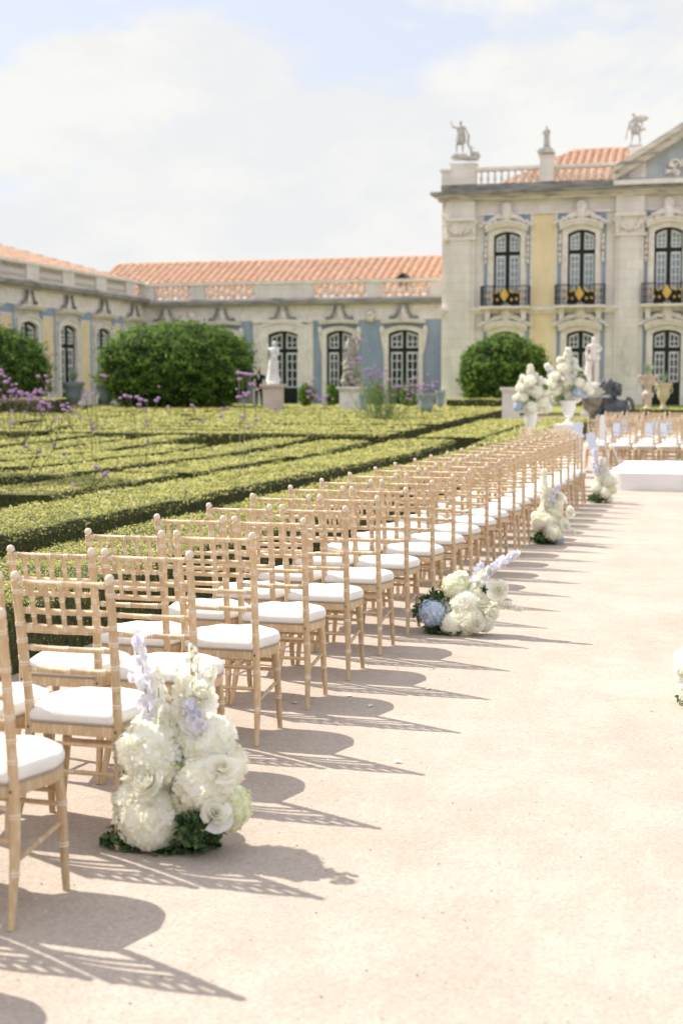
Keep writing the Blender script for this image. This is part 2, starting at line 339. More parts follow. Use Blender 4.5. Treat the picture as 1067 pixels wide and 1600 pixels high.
# ------------------------------------------------------------------ chair
def turned(path, r, rings, n=10, step=.02, ends=(1, 1)):
    """tube along a path of (point) with raised pale rings at the given arc fractions"""
    pts = [Vector(p) for p in path]
    Ls = [0]
    for a, b in zip(pts, pts[1:]): Ls.append(Ls[-1]+(b-a).length)
    T = Ls[-1]
    def at(t):
        t = max(0, min(T, t))
        for i in range(len(pts)-1):
            if t <= Ls[i+1]+1e-9: return pts[i].lerp(pts[i+1], (t-Ls[i])/(Ls[i+1]-Ls[i]))
        return pts[-1]
    rf = r if callable(r) else (lambda u: r)
    st = [(0, 1, 0), (T, 1, 0)]
    k = max(2, int(T/.09))
    for i in range(1, k): st.append((T*i/k, 1, 0))
    for f in rings:
        c = f*T
        for dx, sc, pm in ((-.009, 1.0, 0), (-.0075, 1.09, 1), (-.003, 1.11, 1), (-.001, 1.05, 0), (.001, 1.05, 1), (.003, 1.11, 1), (.0075, 1.09, 1), (.009, 1.0, 0)): st.append((c+dx, sc, pm))
    st = sorted(s_ for s_ in st if 0 <= s_[0] <= T)
    P = []; Rr = []; Mm = []
    last = -1
    for t, sc, pm in st:
        if t-last < .0004: continue
        last = t; P.append(at(t)); Rr.append(rf(t/T)*sc); Mm.append(pm)
    return P, Rr, (lambda i: 1 if (Mm[i] and Mm[min(i+1, len(Mm)-1)]) else 0)
def smooth_path(keys, n=5):
    K = [Vector(k) for k in keys]; out_ = []
    for i in range(len(K)-1):
        p0 = K[max(i-1, 0)]; p1 = K[i]; p2 = K[i+1]; p3 = K[min(i+2, len(K)-1)]
        for j in range(n):
            t = j/n; out_.append(.5*((2*p1)+(p2-p0)*t+(2*p0-5*p1+4*p2-p3)*t*t+(3*p1-p0-3*p2+p3)*t**3))
    out_.append(K[-1]); return out_
HT = .942
def post_pt(z, s):                      # centre line of a rear post; origin of the chair is the middle of the rear feet line
    if z <= .405:
        t = z/.405; return Vector((s*(.197-.032*t), .0+.085*math.sin(t*PI/2), z))
    t = (z-.405)/(HT-.405); return Vector((s*(.165+.012*t), .085-.075*t**1.35, z))
def seat_poly(k=1.0, n=9):
    # rounded trapezoid, wider at the front
    yb, yf, wb, wf = .065, .455, .168, .208
    P = []
    def arc(cx, cy, rx, ry, a0, a1):
        for i in range(n): 
            a = a0+(a1-a0)*i/(n-1); P.append((cx+rx*math.cos(a), cy+ry*math.sin(a)))
    arc(wb-.03, yb+.03, .03, .03, -PI/2, -.1)
    arc(wf-.16, yf-.20, .16, .20, 0, PI/2)
    arc(-wf+.16, yf-.20, .16, .20, PI/2, PI)
    arc(-wb+.03, yb+.03, .03, .03, PI+.1, 3*PI/2)
    cy = (yb+yf)/2
    return [(x*k, cy+(y-cy)*k) for x, y in P]
def make_chair():
    t = link('chiavari_chair', None)
    for s in (-1, 1):
        b = MB(); path = [post_pt(z, s) for z in np.linspace(0, HT-.03, 26)]
        rr = lambda u: .0105+.0062*min(1, u/.25)-.002*max(0, (u-.5)*2)
        P, Rr, mf = turned(path, rr, (.17, .35, .53, .60, .68, .77, .835, .96), 10)
        b.tube(P, Rr, 11, 0, mf)
        tp = post_pt(HT-.03, s)
        b.lathe([(.0125, -.004), (.010, .002), (.0155, .009), (.0163, .015), (.015, .021), (.012, .028), (.004, .032)], tp, 12, 1)
        b.build('back_post', [WOOD, WOODP], t, True)
        b = MB(); path = [Vector((s*.158, .366, .380)), Vector((s*.170, .368, .28)), Vector((s*.190, .352, 0))]
        P, Rr, mf = turned(smooth_path(path), lambda u: .0185-.0065*u, (.28, .62), 10)
        b.tube(P, Rr, 11, 0, mf); b.build('front_leg', [WOOD, WOODP], t, True)
    rails = [HT-.036, HT-.135, HT-.192, HT-.268, HT-.346]
    for i, z in enumerate(rails):
        a, c = post_pt(z, -1), post_pt(z, 1); b = MB(); mid = (a+c)/2-Vector((0, .012, 0))
        rg = (.12, .5, .88) if i else (.08, .3, .5, .7, .92)
        P, Rr, mf = turned(smooth_path([a, mid, c], 5), .0105 if i < 4 else .0115, rg)
        b.tube(P, Rr, 9, 0, mf); b.build('back_rail', [WOOD, WOODP], t, True)
    for k in range(5):
        u = (k+1)/6; a0 = post_pt(rails[0], -1).lerp(post_pt(rails[0], 1), u); a1 = post_pt(rails[2], -1).lerp(post_pt(rails[2], 1), u)
        bow = .012*(1-(2*u-1)**2); a0.y -= bow; a1.y -= bow
        b = MB(); P, Rr, mf = turned([a0, a1], .0088, (.35, .72)); b.tube(P, Rr, 8, 0, mf); b.build('spindle', [WOOD, WOODP], t, True)
    b = MB(); b.slab(seat_poly(), .370, .408, 0, .006); 
    for s in (-1, 1):
        p = post_pt(.390, s); b.tube([p-Vector((0, .0200, 0)), p-Vector((0, .0178, 0))], .0045, 8, 1)
    b.build('seat_frame', [WOOD, SCREW], t, True)
    # cushion: puffed profile
    b = MB(); prof = [(.93, .444), (1.0, .449), (1.02, .458), (1.025, .470), (1.0, .484), (.93, .494), (.75, .502), (.4, .506)]
    k0 = 0; n = len(seat_poly()); V = []
    for k, z in prof: V += [(x, y, z-.035+(.004*math.sin(x*40)*math.sin(y*35) if z > .47 else 0)) for x, y in seat_poly(k)]
    F = [(r*n+i, r*n+(i+1) % n, (r+1)*n+(i+1) % n, (r+1)*n+i) for r in range(len(prof)-1) for i in range(n)]
    F += [tuple(range(n-1, -1, -1)), tuple(range((len(prof)-1)*n, len(prof)*n))]
    b.add(V, F); c = b.build('cushion', [CUSH], t, 'all')
    b = MB(); sp = [Vector((x, y, .413)) for x, y in seat_poly(1.005)]; b.tube(sp+[sp[0]], .0035, 6); b.build('piping', [PIPE], c, True)
    def bar(p, q, r=.0085, rg=(.5,)):
        b = MB(); P, Rr, mf = turned([p, q], r, rg); b.tube(P, Rr, 8, 0, mf); b.build('stretcher', [WOOD, WOODP], t, True)
    fl = lambda s, z: Vector((s*(.190-.032*z/.38), .352+.016*min(1, z/.28), z))
    for s in (-1, 1): bar(post_pt(.185, s), fl(s, .215)); 
    for z in (.27, .312): bar(fl(-1, z), fl(1, z)); bar(post_pt(z-.03, -1), post_pt(z-.03, 1)) if z < .30 else None
    bar(post_pt(.335, -1), post_pt(.335, 1), .007, ())
    return t
chair0 = make_chair(); first = [True]
def put_chair(x, y, rz, label, group):
    c = chair0 if first[0] else copy_tree(chair0)
    first[0] = False
    c.location = (x, y, gz(y)); c.rotation_euler = (0, 0, rz)
    tag(c, label, 'chair', group); return c
jit = random.Random(3)
NR = 22
for i in range(-1, NR):
    for sd, cx in (('path', -2.20), ('hedge', -2.62)):
        if i < 0 and sd == 'hedge': continue
        y = 3.60+.735*i
        nm = 'just outside the frame' if i < 0 else (ORD[i]+' row from the camera')
        where = 'path side of the double row' if sd == 'path' else 'hedge side of the double row'
        put_chair(cx+jit.uniform(-.01, .01), y+jit.uniform(-.014, .014), jit.uniform(-.02, .02)-.004, f'pale wooden chair on the {where}, {nm}', 'wooden chairs in the double row along the path')
# the last rows swing round beside the stage
for i, (x, y, rz) in enumerate([(-2.35, 20.0, -.10), (-2.80, 20.05, -.10), (-2.48, 20.8, -.22), (-2.95, 20.95, -.22), (-2.65, 21.7, -.35), (-3.1, 21.9, -.35), (-2.80, 22.6, -.5), (-3.25, 22.9, -.5)]):
    put_chair(x, y, rz, f'wooden chair turned towards the stage at the far row end, {ORD[i]} along', 'wooden chairs turned towards the stage')
FAR = []
for r in range(5):
    for c in range(6):
        x0 = W(968, 700, 27.2)[0]; x = x0+(c-1)*.44+(.06 if r % 2 else 0)+jit.uniform(-.01, .01); y = 27.45+r*.92
        if r == 0 and c == 0: x += .0
        put_chair(x, y, PI+jit.uniform(-.03, .03), f'wooden chair facing the camera, {ORD[r]} row behind the stage, {ORD[c]} from the left', 'wooden chairs facing the camera behind the stage')
        FAR.append((r, c, x, y))

# ------------------------------------------------------------------ cards on the chair backs, easel, stage
def card_mesh():
    b = MB(); b.box(-.065, .065, -.002, .002, -.26, 0); b.box(-.004, .004, -.003, .003, 0, .05, 1)
    return b.mesh('order_card', [CARD, SHIRT])
cm = card_mesh(); k = 0
for r, c, x, y in FAR:
    if (r < 2 or (r == 2 and c % 2)) and c < 5 and c > 0:
        o = link('order_card', cm, None, (x+(-.09 if c % 2 else .07), y-.05+(.0 if r else .0), gz(y)+HT-.085), jit.uniform(-.3, .3))
        tag(o, f'pale blue card on the {ORD[c]} chair from the left, {ORD[r]} row behind the stage', 'card', 'pale blue cards hung on chair backs'); k += 1
for i, (px, py, Y, tl) in enumerate([(907, 690, 20.2, .5), (921, 689, 20.9, -.2), (903, 672, 21.8, 0)]):
    x, z = W(px, py, Y); o = link('order_card', cm, None, (x, Y, z+.12)); o.rotation_euler = (0, tl, .2)
    tag(o, ['pale blue card swinging tilted at the end of the double row of chairs', 'pale blue card hanging upright at the end of the double row of chairs', 'white blue card on a chair back below the tall white bouquet'][i], 'card', 'pale blue cards hung on chair backs')
def stage():
    b = MB(); P = []
    x0, x1, y0, y1, r = -1.96, 4.2, 22.1, 26.0, .35
    for cx, cy, a0 in ((x0+r, y0+r, PI), (x1-r, y0+r, 1.5*PI), (x1-r, y1-r, 0), (x0+r, y1-r, .5*PI)):
        for i in range(9): a = a0+PI/2*i/8; P.append((cx+r*math.cos(a), cy+r*math.sin(a)))
    b.slab(P, .0, .265, 0); o = thing('stage', 'low white platform with rounded corner at the end of the path', 'stage')
    b.build('platform', [STAGEM], o, True)
    b = MB(); b.slab([(x*1.0, y) for x, y in P], .265, .268)
    for v in range(len(b.V)): b.V[v] = (1.17+(b.V[v][0]-1.17)*.996, 24.05+(b.V[v][1]-24.05)*.996, b.V[v][2]+.003)
    b.build('carpet', [STAGEM], o)
stage()
def easel():
    x, z = W(941, 690, 26.3); o = thing('easel', 'small white folding easel standing left of the chairs behind the stage', 'easel', (x, 26.3, 0))
    for p, q in (((-.12, 0, 0), (-.04, .02, 1.05)), ((.38, 0, 0), (.0, .02, .95)), ((.1, .4, 0), (-.02, .03, 1.0))):
        MB().tube([p, q], .016, 6).build('leg', [PLASTER], o, True)
    b = MB(); b.box(-.05, .03, -.03, 0, .62, 1.08); b.build('board', [PLASTER], o)
easel()

# ------------------------------------------------------------------ flowers
def floret_cloud(r, n, ps, squash=.9):
    """four-petalled florets over a lumpy ball; returns quads (n*4,4,3) and tone per quad"""
    i = np.arange(n)+.5; ph = np.arccos(1-2*i/n); th = PI*(1+5**.5)*i
    D = np.stack([np.cos(th)*np.sin(ph), np.sin(th)*np.sin(ph), np.cos(ph)], 1)+rng.normal(0, .05, (n, 3)); D /= np.linalg.norm(D, axis=1, keepdims=True)
    lump = 1+.05*np.sin(D[:, 0]*7+r*90)*np.sin(D[:, 1]*6+1)+.06*np.sin(D[:, 2]*9+2)
    P = D*(r*lump*rng.uniform(.93, 1.04, n))[:, None]*np.array([1, 1, squash])
    N = D+rng.normal(0, .17, (n, 3)); N /= np.linalg.norm(N, axis=1, keepdims=True)
    T = np.cross(N, rng.normal(0, 1, (n, 3))); T /= np.linalg.norm(T, axis=1, keepdims=True); B = np.cross(N, T)
    Q = []; rr = []; base = rng.random(n)
    for k in range(4):
        a = k*PI/2; u = T*math.cos(a)+B*math.sin(a); v = -T*math.sin(a)+B*math.cos(a)
        s = ps*rng.uniform(.85, 1.15, n)[:, None]
        Q.append(np.stack([P, P+u*s*.55-v*s*.42+N*s*.18, P+u*s*1.02+N*s*rng.uniform(.0, .45, n)[:, None], P+u*s*.55+v*s*.42+N*s*.18], 1)); rr.append(np.clip(base+rng.normal(0, .08, n), 0, 1))
    return np.concatenate(Q), np.concatenate(rr)
def hydrangea(parent, c, r, m=None, dens=1., name='hydrangea_head'):
    n = int(max(60, dens*230*(r/.09)**1.0)); q, t = floret_cloud(r, n, r*.18/math.sqrt(max(dens, .5)))
    me = quads_mesh(name, q, t, m or PETALW); o = link(name, me, parent, c)
    o.rotation_euler = (random.uniform(-.5, .5), random.uniform(-.5, .5), random.uniform(0, 6))
    MB().blob((0, 0, 0), r*(.93 if dens >= 1 else .84), 0, 8, .04).build('flower_core', [CORE if m is not PETALB else PETALB_CORE], o, 'all')
    return o
PETALB_CORE = mat('blue flower heart', (.34, .42, .58), .8, (.48, .54, .62), 30)
def rose(parent, c, r, m=None, tilt=(0, 0, 0), name='rose'):
    V = []; t = []
    q = random.Random(int(c[0]*1e4)+7)
    for ring, (cnt, rad, hh, op) in enumerate(((3, .30, .62, .1), (4, .46, .66, .2), (5, .62, .58, .4), (6, .80, .42, .6), (6, 1.0, .16, .9))):
        for k in range(cnt):
            a0 = 2*PI*k/cnt+ring*.9+q.uniform(-.25, .25); wd = 2*PI/cnt*q.uniform(.95, 1.35); tone = q.random(); kr = q.uniform(.85, 1.12); kz = q.uniform(-.10, .12); ph = q.uniform(0, 6)
            G = [[None]*6 for _ in range(5)]
            for i in range(5):
                for j in range(6):
                    a = a0+wd*(j/5-.5); u = i/4; e = abs(j-2.5)/2.5
                    rr_ = r*rad*kr*(.22+.78*math.sin(u*PI/2))*(1+.22*op*u*u-.10*e*u); z = r*(-.35+(hh+kz+.35)*u-.26*op*u**3-.12*e*e*u)+r*.07*math.sin(j*1.9+ph)*u
                    G[i][j] = (rr_*math.cos(a), rr_*math.sin(a), z)
            for i in range(4):
                for j in range(5): V.append([G[i][j], G[i][j+1], G[i+1][j+1], G[i+1][j]]); t.append(min(1, max(0, .25+.5*tone+.2*ring/4)))
    me = quads_mesh(name, np.array(V), t, m or PETALW); o = link(name, me, parent, c); o.rotation_euler = tilt
    return o
def spike(parent, pts, r0, n, m, name='delphinium_spike', start=.25, size=.016):
    """a flower spike: stem plus florets along the upper part"""
    pts = smooth_path(pts, 6); b = MB(); b.tube(pts, [.0028*(1-.5*i/len(pts)) for i in range(len(pts))], 5)
    st = b.build('stem', [STEM], parent, True)
    P = []; D = []
    N = len(pts)
    for i in range(n):
        u = start+(1-start)*i/n; q = pts[min(N-1, int(u*(N-1)))].lerp(pts[min(N-1, int(u*(N-1))+1)], u*(N-1) % 1)
        a = i*2.4; w_ = r0*(1.05-.75*(u-start)/(1-start))*random.uniform(.45, 1.35); d = Vector((math.cos(a), math.sin(a), random.uniform(-.3, .4))).normalized()
        P.append(q+d*w_); D.append(d)
    P = np.array([tuple(p) for p in P]); D = np.array([tuple(d) for d in D]); Q = []; rr_ = []
    for k in range(5):
        N_ = D; T = np.cross(N_, np.array([0, 0, 1.])); T /= np.linalg.norm(T, axis=1, keepdims=True)+1e-9; B = np.cross(N_, T)
        a = k*2*PI/5; u = T*math.cos(a)+B*math.sin(a); v = -T*math.sin(a)+B*math.cos(a); s = size*rng.uniform(.8, 1.2, len(P))[:, None]
        Q.append(np.stack([P, P+u*s*.6-v*s*.45+N_*s*.3, P+u*s+N_*s*.1, P+u*s*.6+v*s*.45+N_*s*.3], 1)); rr_.append(rng.random(len(P)))
    me = quads_mesh(name, np.concatenate(Q), np.concatenate(rr_), m)
    return link(name, me, parent)
def foliage(parent, c, ext, n, size=.05, name='foliage', m=None):
    P = rng.normal(0, 1, (n, 3)); P /= np.linalg.norm(P, axis=1, keepdims=True); P *= rng.uniform(.5, 1, n)[:, None]; P = P*np.array(ext)+np.array(c)
    P[:, 2] = np.maximum(P[:, 2], .008-0*P[:, 2]) if c[2] < .3 else P[:, 2]
    q = leaf_quads(P, P-np.array(c), size, .8, .5)
    q[:, :, 2] = np.maximum(q[:, :, 2], .006) if c[2] < .3 else q[:, :, 2]
    return link(name, quads_mesh(name, q, rng.random(n), m or LEAF), parent)
class Arr:
    """an arrangement whose flowers are surveyed as pixels at a depth offset from its own foot"""
    def __init__(s, px, py, label, cat='flowers', Y=None, base=None, name='flower_arrangement', group=None):
        d = _F*2222.2+_R*(px-533.5)+_U*(800-py); t = -H/d[2]
        s.x, s.y = (d*t)[:2]
        s.o = thing(name, label, cat, (s.x, s.y, 0), 0, group)
    def p(s, px, py, dy=0):
        x, z = W(px, py, s.y+dy); return (x-s.x, dy, z)
FG = 'floor flower arrangements beside the chairs'
# nearest arrangement
A = Arr(275, 1322, 'large white hydrangea arrangement on the gravel beside the nearest chairs', group=FG); o = A.o
for px, py, r, dy, m in [(246,1180,70,.02,0), (222,1250,50,-.02,0), (240,1278,62,-.03,0), (322,1222,60,.0,0), (318,1160,58,.06,0), (352,1258,46,.02,1), (296,1268,50,.02,0), (345,1195,46,.08,0), (268,1200,44,.10,0), (212,1172,40,.05,0), (300,1290,34,.03,0)]:
    hydrangea(o, A.p(px, py, dy), r/473*.93, PETALG if m else PETALW, 1.15)
for px, py, r, dy, tl in [(230,1222,27,-.13,(1.0,0,-.4)), (338,1270,25,-.11,(1.1,.2,.5)), (348,1200,24,-.08,(.8,0,.5)), (313,1086,30,.03,(.5,.3,.3)), (300,1128,18,-.03,(.9,0,0))]:
    rose(o, A.p(px, py, dy), r/473, PETALW, tl)
for i, (pts, m, n, r0, s_) in enumerate([([(238,1160,.05),(228,1080,.02),(216,990,0)], PETALL, 34, .026, .024), ([(250,1150,.08),(244,1085,.06),(205,1055,.05)], PETALL, 16, .022, .022), ([(262,1150,.05),(250,1110,.02),(248,1045,.0)], PETALW, 20, .024, .022),
        ([(290,1160,.05),(300,1090,.02),(300,1010,.0)], PETALW, 26, .022, .014), ([(300,1160,.05),(318,1100,.02),(334,1045,.0)], PETALW, 26, .024, .015), ([(285,1160,.05),(280,1110,.0),(285,1060,-.02)], PETALW, 44, .03, .020), ([(310,1170,.0),(306,1130,-.03),(296,1098,-.04)], PETALL, 40, .032, .022), ([(275,1160,.0),(262,1130,-.03),(256,1105,-.04)], PETALW, 34, .03, .020)]):
    spike(o, [A.p(a, b, c) for a, b, c in pts], r0, n, m, start=.22, size=s_)
bl = random.Random(4); n_ = 0
for px, py in [(262,1058),(298,1008),(292,1030),(306,1046),(300,1060),(318,1072),(296,1078),(312,1058),(334,1040),(326,1052),(286,1062),(272,1074),(303,1092),(262,1088),(282,1098),(270,1112),(290,1112),(246,1095),(318,1050),(309,1028),(253,1110),(335,1053),(276,1046),(325,1075)]:
    b = MB(); rr_ = bl.uniform(.007, .012); b.lathe([(.2*rr_, rr_*1.1), (.75*rr_, rr_*.7), (rr_, 0), (.9*rr_, -rr_*.7), (1.15*rr_, -rr_*1.1)], n=10)
    c = b.build('bell_flower', [mat('bell petal', (.90, .89, .80), .7, trans=.3)], o, True); c.location = A.p(px, py, bl.uniform(-.04, .07)); c.rotation_euler = (bl.uniform(-.6, .6), bl.uniform(-.6, .6), 0)
foliage(o, A.p(262, 1318, .02), (.20, .15, .07), 620, .05); foliage(o, A.p(278, 1140, .06), (.09, .06, .10), 200, .035, m=mat('fresh leaf', (.1, .2, .05), .5, rnd=((.10, .20, .05), (.22, .34, .10), (.34, .44, .16)), trans=.3))
foliage(o, A.p(196, 1318, -.06), (.09, .06, .07), 260, .045); foliage(o, A.p(310, 1295, -.10), (.09, .05, .06), 160, .045); foliage(o, A.p(282, 1205, -.04), (.04, .03, .12), 90, .035, m=MATS['fresh leaf'])
# second arrangement, with the blue hydrangea
A = Arr(712, 990, 'white floor arrangement with one pale blue hydrangea, beside the chairs in mid photo', group=FG); o = A.o; S = 2222/9.3
for px, py, r, dy, m in [(712,917,21,.05,'g'), (676,958,21,-.03,'b'), (728,945,24,0,'w'), (708,975,20,-.04,'w'), (735,968,22,-.04,'w'), (752,950,18,.03,'w'), (748,925,18,.06,'w'), (755,972,16,.0,'w'), (700,955,18,.06,'w'), (725,980,18,-.02,'w'), (765,958,14,.02,'w')]:
    hydrangea(o, A.p(px, py, dy), r/S, dict(g=PETALG, b=PETALB, w=PETALW)[m], 1.2)
for px, py, r, dy, tl in [(744,974,13,-.10,(1.3,0,.2)), (768,958,11,-.05,(1.1,0,.9)), (777,922,15,-.02,(1.2,0,.5)), (786,918,10,.0,(.8,0,1.0)), (718,900,12,.05,(.5,0,0))]:
    rose(o, A.p(px, py, dy), r/S, PETALW, tl)
for pts, m, n, r0, s_ in [([(735,930,.0),(762,895,0),(808,864,0)], PETALL, 40, .026, .026), ([(730,930,.05),(750,905,.05),(786,872,.05)], PETALL, 28, .026, .024), ([(735,930,.0),(752,900,0),(775,885,0)], PETALW, 40, .03, .022), ([(735,920,.1),(742,905,.1),(752,880,.1)], PETALL, 26, .025, .022),
        ([(750,950,-.05),(785,948,-.06),(815,952,-.08)], PETALW, 30, .016, .02), ([(750,945,-.05),(775,942,-.06),(798,944,-.08)], PETALW, 24, .016, .018)]:
    spike(o, [A.p(a, b, c) for a, b, c in pts], r0, n, m, start=.4, size=s_)
foliage(o, A.p(690, 945, .05), (.14, .08, .12), 330, .05); foliage(o, A.p(700, 985, -.02), (.17, .10, .04), 260, .05); foliage(o, A.p(655, 955, .03), (.05, .05, .07), 70, .045); foliage(o, A.p(758, 920, .0), (.02, .02, .02), 14, .05)
# third
A = Arr(862, 850, 'white floor arrangement with dark foliage, third along the chairs', group=FG); o = A.o; S = 2222/14.6
for px, py, r, dy, m in [(843,818,13,0,'w'), (864,832,15,-.04,'w'), (865,800,13,.04,'w'), (850,808,12,.03,'w'), (858,815,14,.0,'w'), (878,818,10,.02,'w'), (872,845,9,.0,'b'), (868,790,11,.05,'w'), (850,798,10,.05,'w'), (838,808,9,.05,'w')]:
    hydrangea(o, A.p(px, py, dy), r/S, PETALB if m == 'b' else PETALW, .8)
for px, py, r, dy, tl in [(874,777,9,0,(.9,0,.4)), (891,799,8,0,(1.2,0,.8)), (895,831,6,0,(1.2,0,1)), (884,822,7,-.05,(1.2,0,.5))]: rose(o, A.p(px, py, dy), r/S, PETALW, tl)
for pts, m, n, r0, s_ in [([(852,800,.0),(850,770,0),(849,735,0)], PETALW, 60, .04, .03), ([(862,800,0),(864,780,0),(872,756,0)], PETALL, 36, .035, .03), ([(858,800,0),(857,780,0),(860,765,0)], PETALW, 36, .045, .03)]:
    spike(o, [A.p(a, b, c) for a, b, c in pts], r0, n, m, start=.25, size=s_)
foliage(o, A.p(852, 840, .0), (.17, .12, .09), 420, .06)
# fourth
A = Arr(940, 786, 'white floor arrangement at the left corner of the stage, end of the chairs', group=FG); o = A.o; S = 2222/19.6
for px, py, r, dy, m in [(932,762,9,0,'w'), (945,770,10,-.03,'w'), (950,752,10,0,'w'), (938,748,9,.03,'w'), (955,765,8,0,'g'), (945,742,9,.04,'w'), (940,733,8,.04,'w'), (950,780,7,0,'w'), (936,772,7,0,'g'), (958,752,7,0,'w')]:
    hydrangea(o, A.p(px, py, dy), r/S, PETALG if m == 'g' else PETALW, .7)
for pts, m, n, r0, s_ in [([(935,745,.0),(930,725,0),(929,702,0)], PETALL, 60, .05, .035), ([(942,740,0),(942,728,0),(941,718,0)], PETALW, 40, .05, .035)]:
    spike(o, [A.p(a, b, c) for a, b, c in pts], r0, n, m, start=.1, size=s_)
foliage(o, A.p(934, 778, .0), (.15, .12, .08), 260, .06)
# right edge of the picture and by the far chairs
A = Arr(1096, 1104, 'white floral arrangement cut off by the right edge of the photo', group=FG); o = A.o; S = 2222/7.3
for px, py, r, dy in [(1070,1030,19,0), (1066,1046,15,-.05), (1082,1060,28,0), (1092,1030,26,.05), (1078,1085,20,0), (1100,1080,28,0), (1110,1050,30,.1)]: hydrangea(o, A.p(px+3, py, dy), r/S, PETALW, 1.1)
for px, py, r, dy, tl in [(1061,1050,12,-.08,(1.2,0,-.5)), (1068,1076,11,-.1,(1.2,0,-.2))]: rose(o, A.p(px+2, py, dy), r/S, PETALW, tl)
foliage(o, A.p(1118, 1098, 0), (.2, .14, .05), 200, .05)
A = Arr(1066, 724, 'white flowers on the right edge beside the chairs behind the stage', group=FG); o = A.o; S = 2222/29.
for px, py, r, dy in [(1062,700,8,0), (1068,690,8,0), (1072,704,9,0), (1065,682,6,0), (1076,692,8,0)]: hydrangea(o, A.p(px, py, dy), r/S, PETALW, .5)
spike(o, [A.p(1066, 700, 0), A.p(1066, 680, 0), A.p(1067, 664, 0)], .06, 40, PETALL, start=.1, size=.04)
foliage(o, A.p(1066, 716, 0), (.16, .12, .12), 160, .07)
# fallen petals
for i, (px, py) in enumerate([(578, 1104), (622, 1192), (545, 1088), (460, 1099), (668, 1078)]):
    d = _F*2222.2+_R*(px-533.5)+_U*(800-py); q = d*(-H/d[2]); b = MB()
    b.add([(0, -.02, .003), (.013, -.004, .008), (.012, .016, .010), (-.008, .018, .004), (-.014, .0, .006)], [(0, 1, 2, 3, 4)])
    tag(link('fallen_petal', b.mesh('fallen_petal', [SHIRT]), None, (q[0], q[1], .001), i*1.3), 'white petal on the gravel, ' + ['just right of the fourth chair of the path side', 'farthest out on the path', 'between two chair shadows near the fifth chair', 'small one close to the chair feet', 'among the chair shadows left of the blue hydrangea'][i], 'petal', 'white petals fallen on the gravel')

# tall white urns with white bouquets by the aisle end
def urn_profile(h, r):
    return [(.42*r, 0), (.42*r, .03*h), (.30*r, .06*h), (.17*r, .14*h), (.20*r, .20*h), (.34*r, .26*h), (.52*r, .34*h), (.66*r, .50*h), (.74*r, .70*h), (.78*r, .88*h), (.95*r, .94*h), (1.0*r, .97*h), (1.0*r, h), (.8*r, h), (.7*r, .95*h)]
def white_urn(px, ytop, ybase, wpx, Y, zplinth, label, pl_w):
    x, z1 = W(px, ytop, Y); _, z0 = W(px, ybase, Y); s = 2222/(Y*1.0)
    o = thing('white_urn', label, 'urn', (x, Y, z0), 0, 'fluted white urns holding bouquets')
    b = MB(); b.lathe(urn_profile(z1-z0-.04, wpx/2/s), (0, 0, .04), 48, 0, .035, 16); b.build('bowl', [PLASTER], o, True)
    b = MB(); b.box(-wpx*.30/s, wpx*.30/s, -wpx*.30/s, wpx*.30/s, 0, .04); b.build('foot', [PLASTER], o)
    p = thing('white_plinth', label.replace('fluted white urn', 'square white plinth').replace('holding', 'under'), 'plinth', (x, Y, gz(Y)), 0, 'white plinths under the urns')
    b = MB(); b.box(-pl_w, pl_w, -pl_w, pl_w, z0-.06-gz(Y), z0-gz(Y)); b.build('cap', [PLASTER], p)
    b = MB(); b.box(-pl_w*.86, pl_w*.86, -pl_w*.86, pl_w*.86, .08, z0-.06-gz(Y)); b.build('shaft', [PLASTER], p)
    b = MB(); b.box(-pl_w*.97, pl_w*.97, -pl_w*.97, pl_w*.97, 0, .08); b.build('foot', [PLASTER], p)
    return x, z1
white_urn(829, 643, 682, 26, 25.5, 0, 'fluted white urn holding the shorter white bouquet, left of the pair', .16)
white_urn(888, 626, 663, 28, 26.5, 0, 'fluted white urn holding the taller white bouquet, right of the pair', .25)
def bouquet(Y, label, heads, spikes, fol):
    x0, z0 = W(heads[0][0], heads[0][1], Y); o = thing('tall_bouquet', label, 'bouquet', (x0, Y, 0), 0, 'tall white bouquets in urns'); s = 2222/Y
    pp = lambda px, py, dy=0: (W(px, py, Y+dy)[0]-x0, dy, W(px, py, Y+dy)[1])
    for px, py, r, m in heads:
        hydrangea(o, pp(px, py, random.uniform(-.16, .16)), r/s, dict(w=PETALW, g=PETALG, b=PETALB)[m], .95)
    for pts, m, n, r0, sz in spikes: spike(o, [pp(a, b, random.uniform(-.03, .03)) for a, b in pts], r0, n, m, start=.15, size=sz)
    for px, py, e in fol: foliage(o, pp(px, py), (e/s, e/s, e/s), 90, .07, m=MATS['fresh leaf'])
bouquet(25.5, 'shorter white hydrangea bouquet with one tall spike, left of the pair', [(829,632,12,'w'), (815,622,10,'w'), (845,628,12,'w'), (822,610,11,'w'), (838,612,11,'w'), (810,635,8,'b'), (853,638,9,'w'), (830,637,10,'w'), (815,638,8,'w'), (850,612,8,'w'), (806,622,6,'w'), (828,596,9,'w'), (845,639,8,'w'), (812,606,7,'w')],
    [([(829,620),(829,600),(828,571)], PETALW, 90, .09, .05), ([(818,620),(815,605),(816,588)], PETALW, 50, .08, .05), ([(842,620),(845,607),(843,592)], PETALW, 46, .08, .05), ([(829,620),(835,600),(836,586)], PETALW, 40, .07, .05)], [(850,606,5), (832,625,9)])
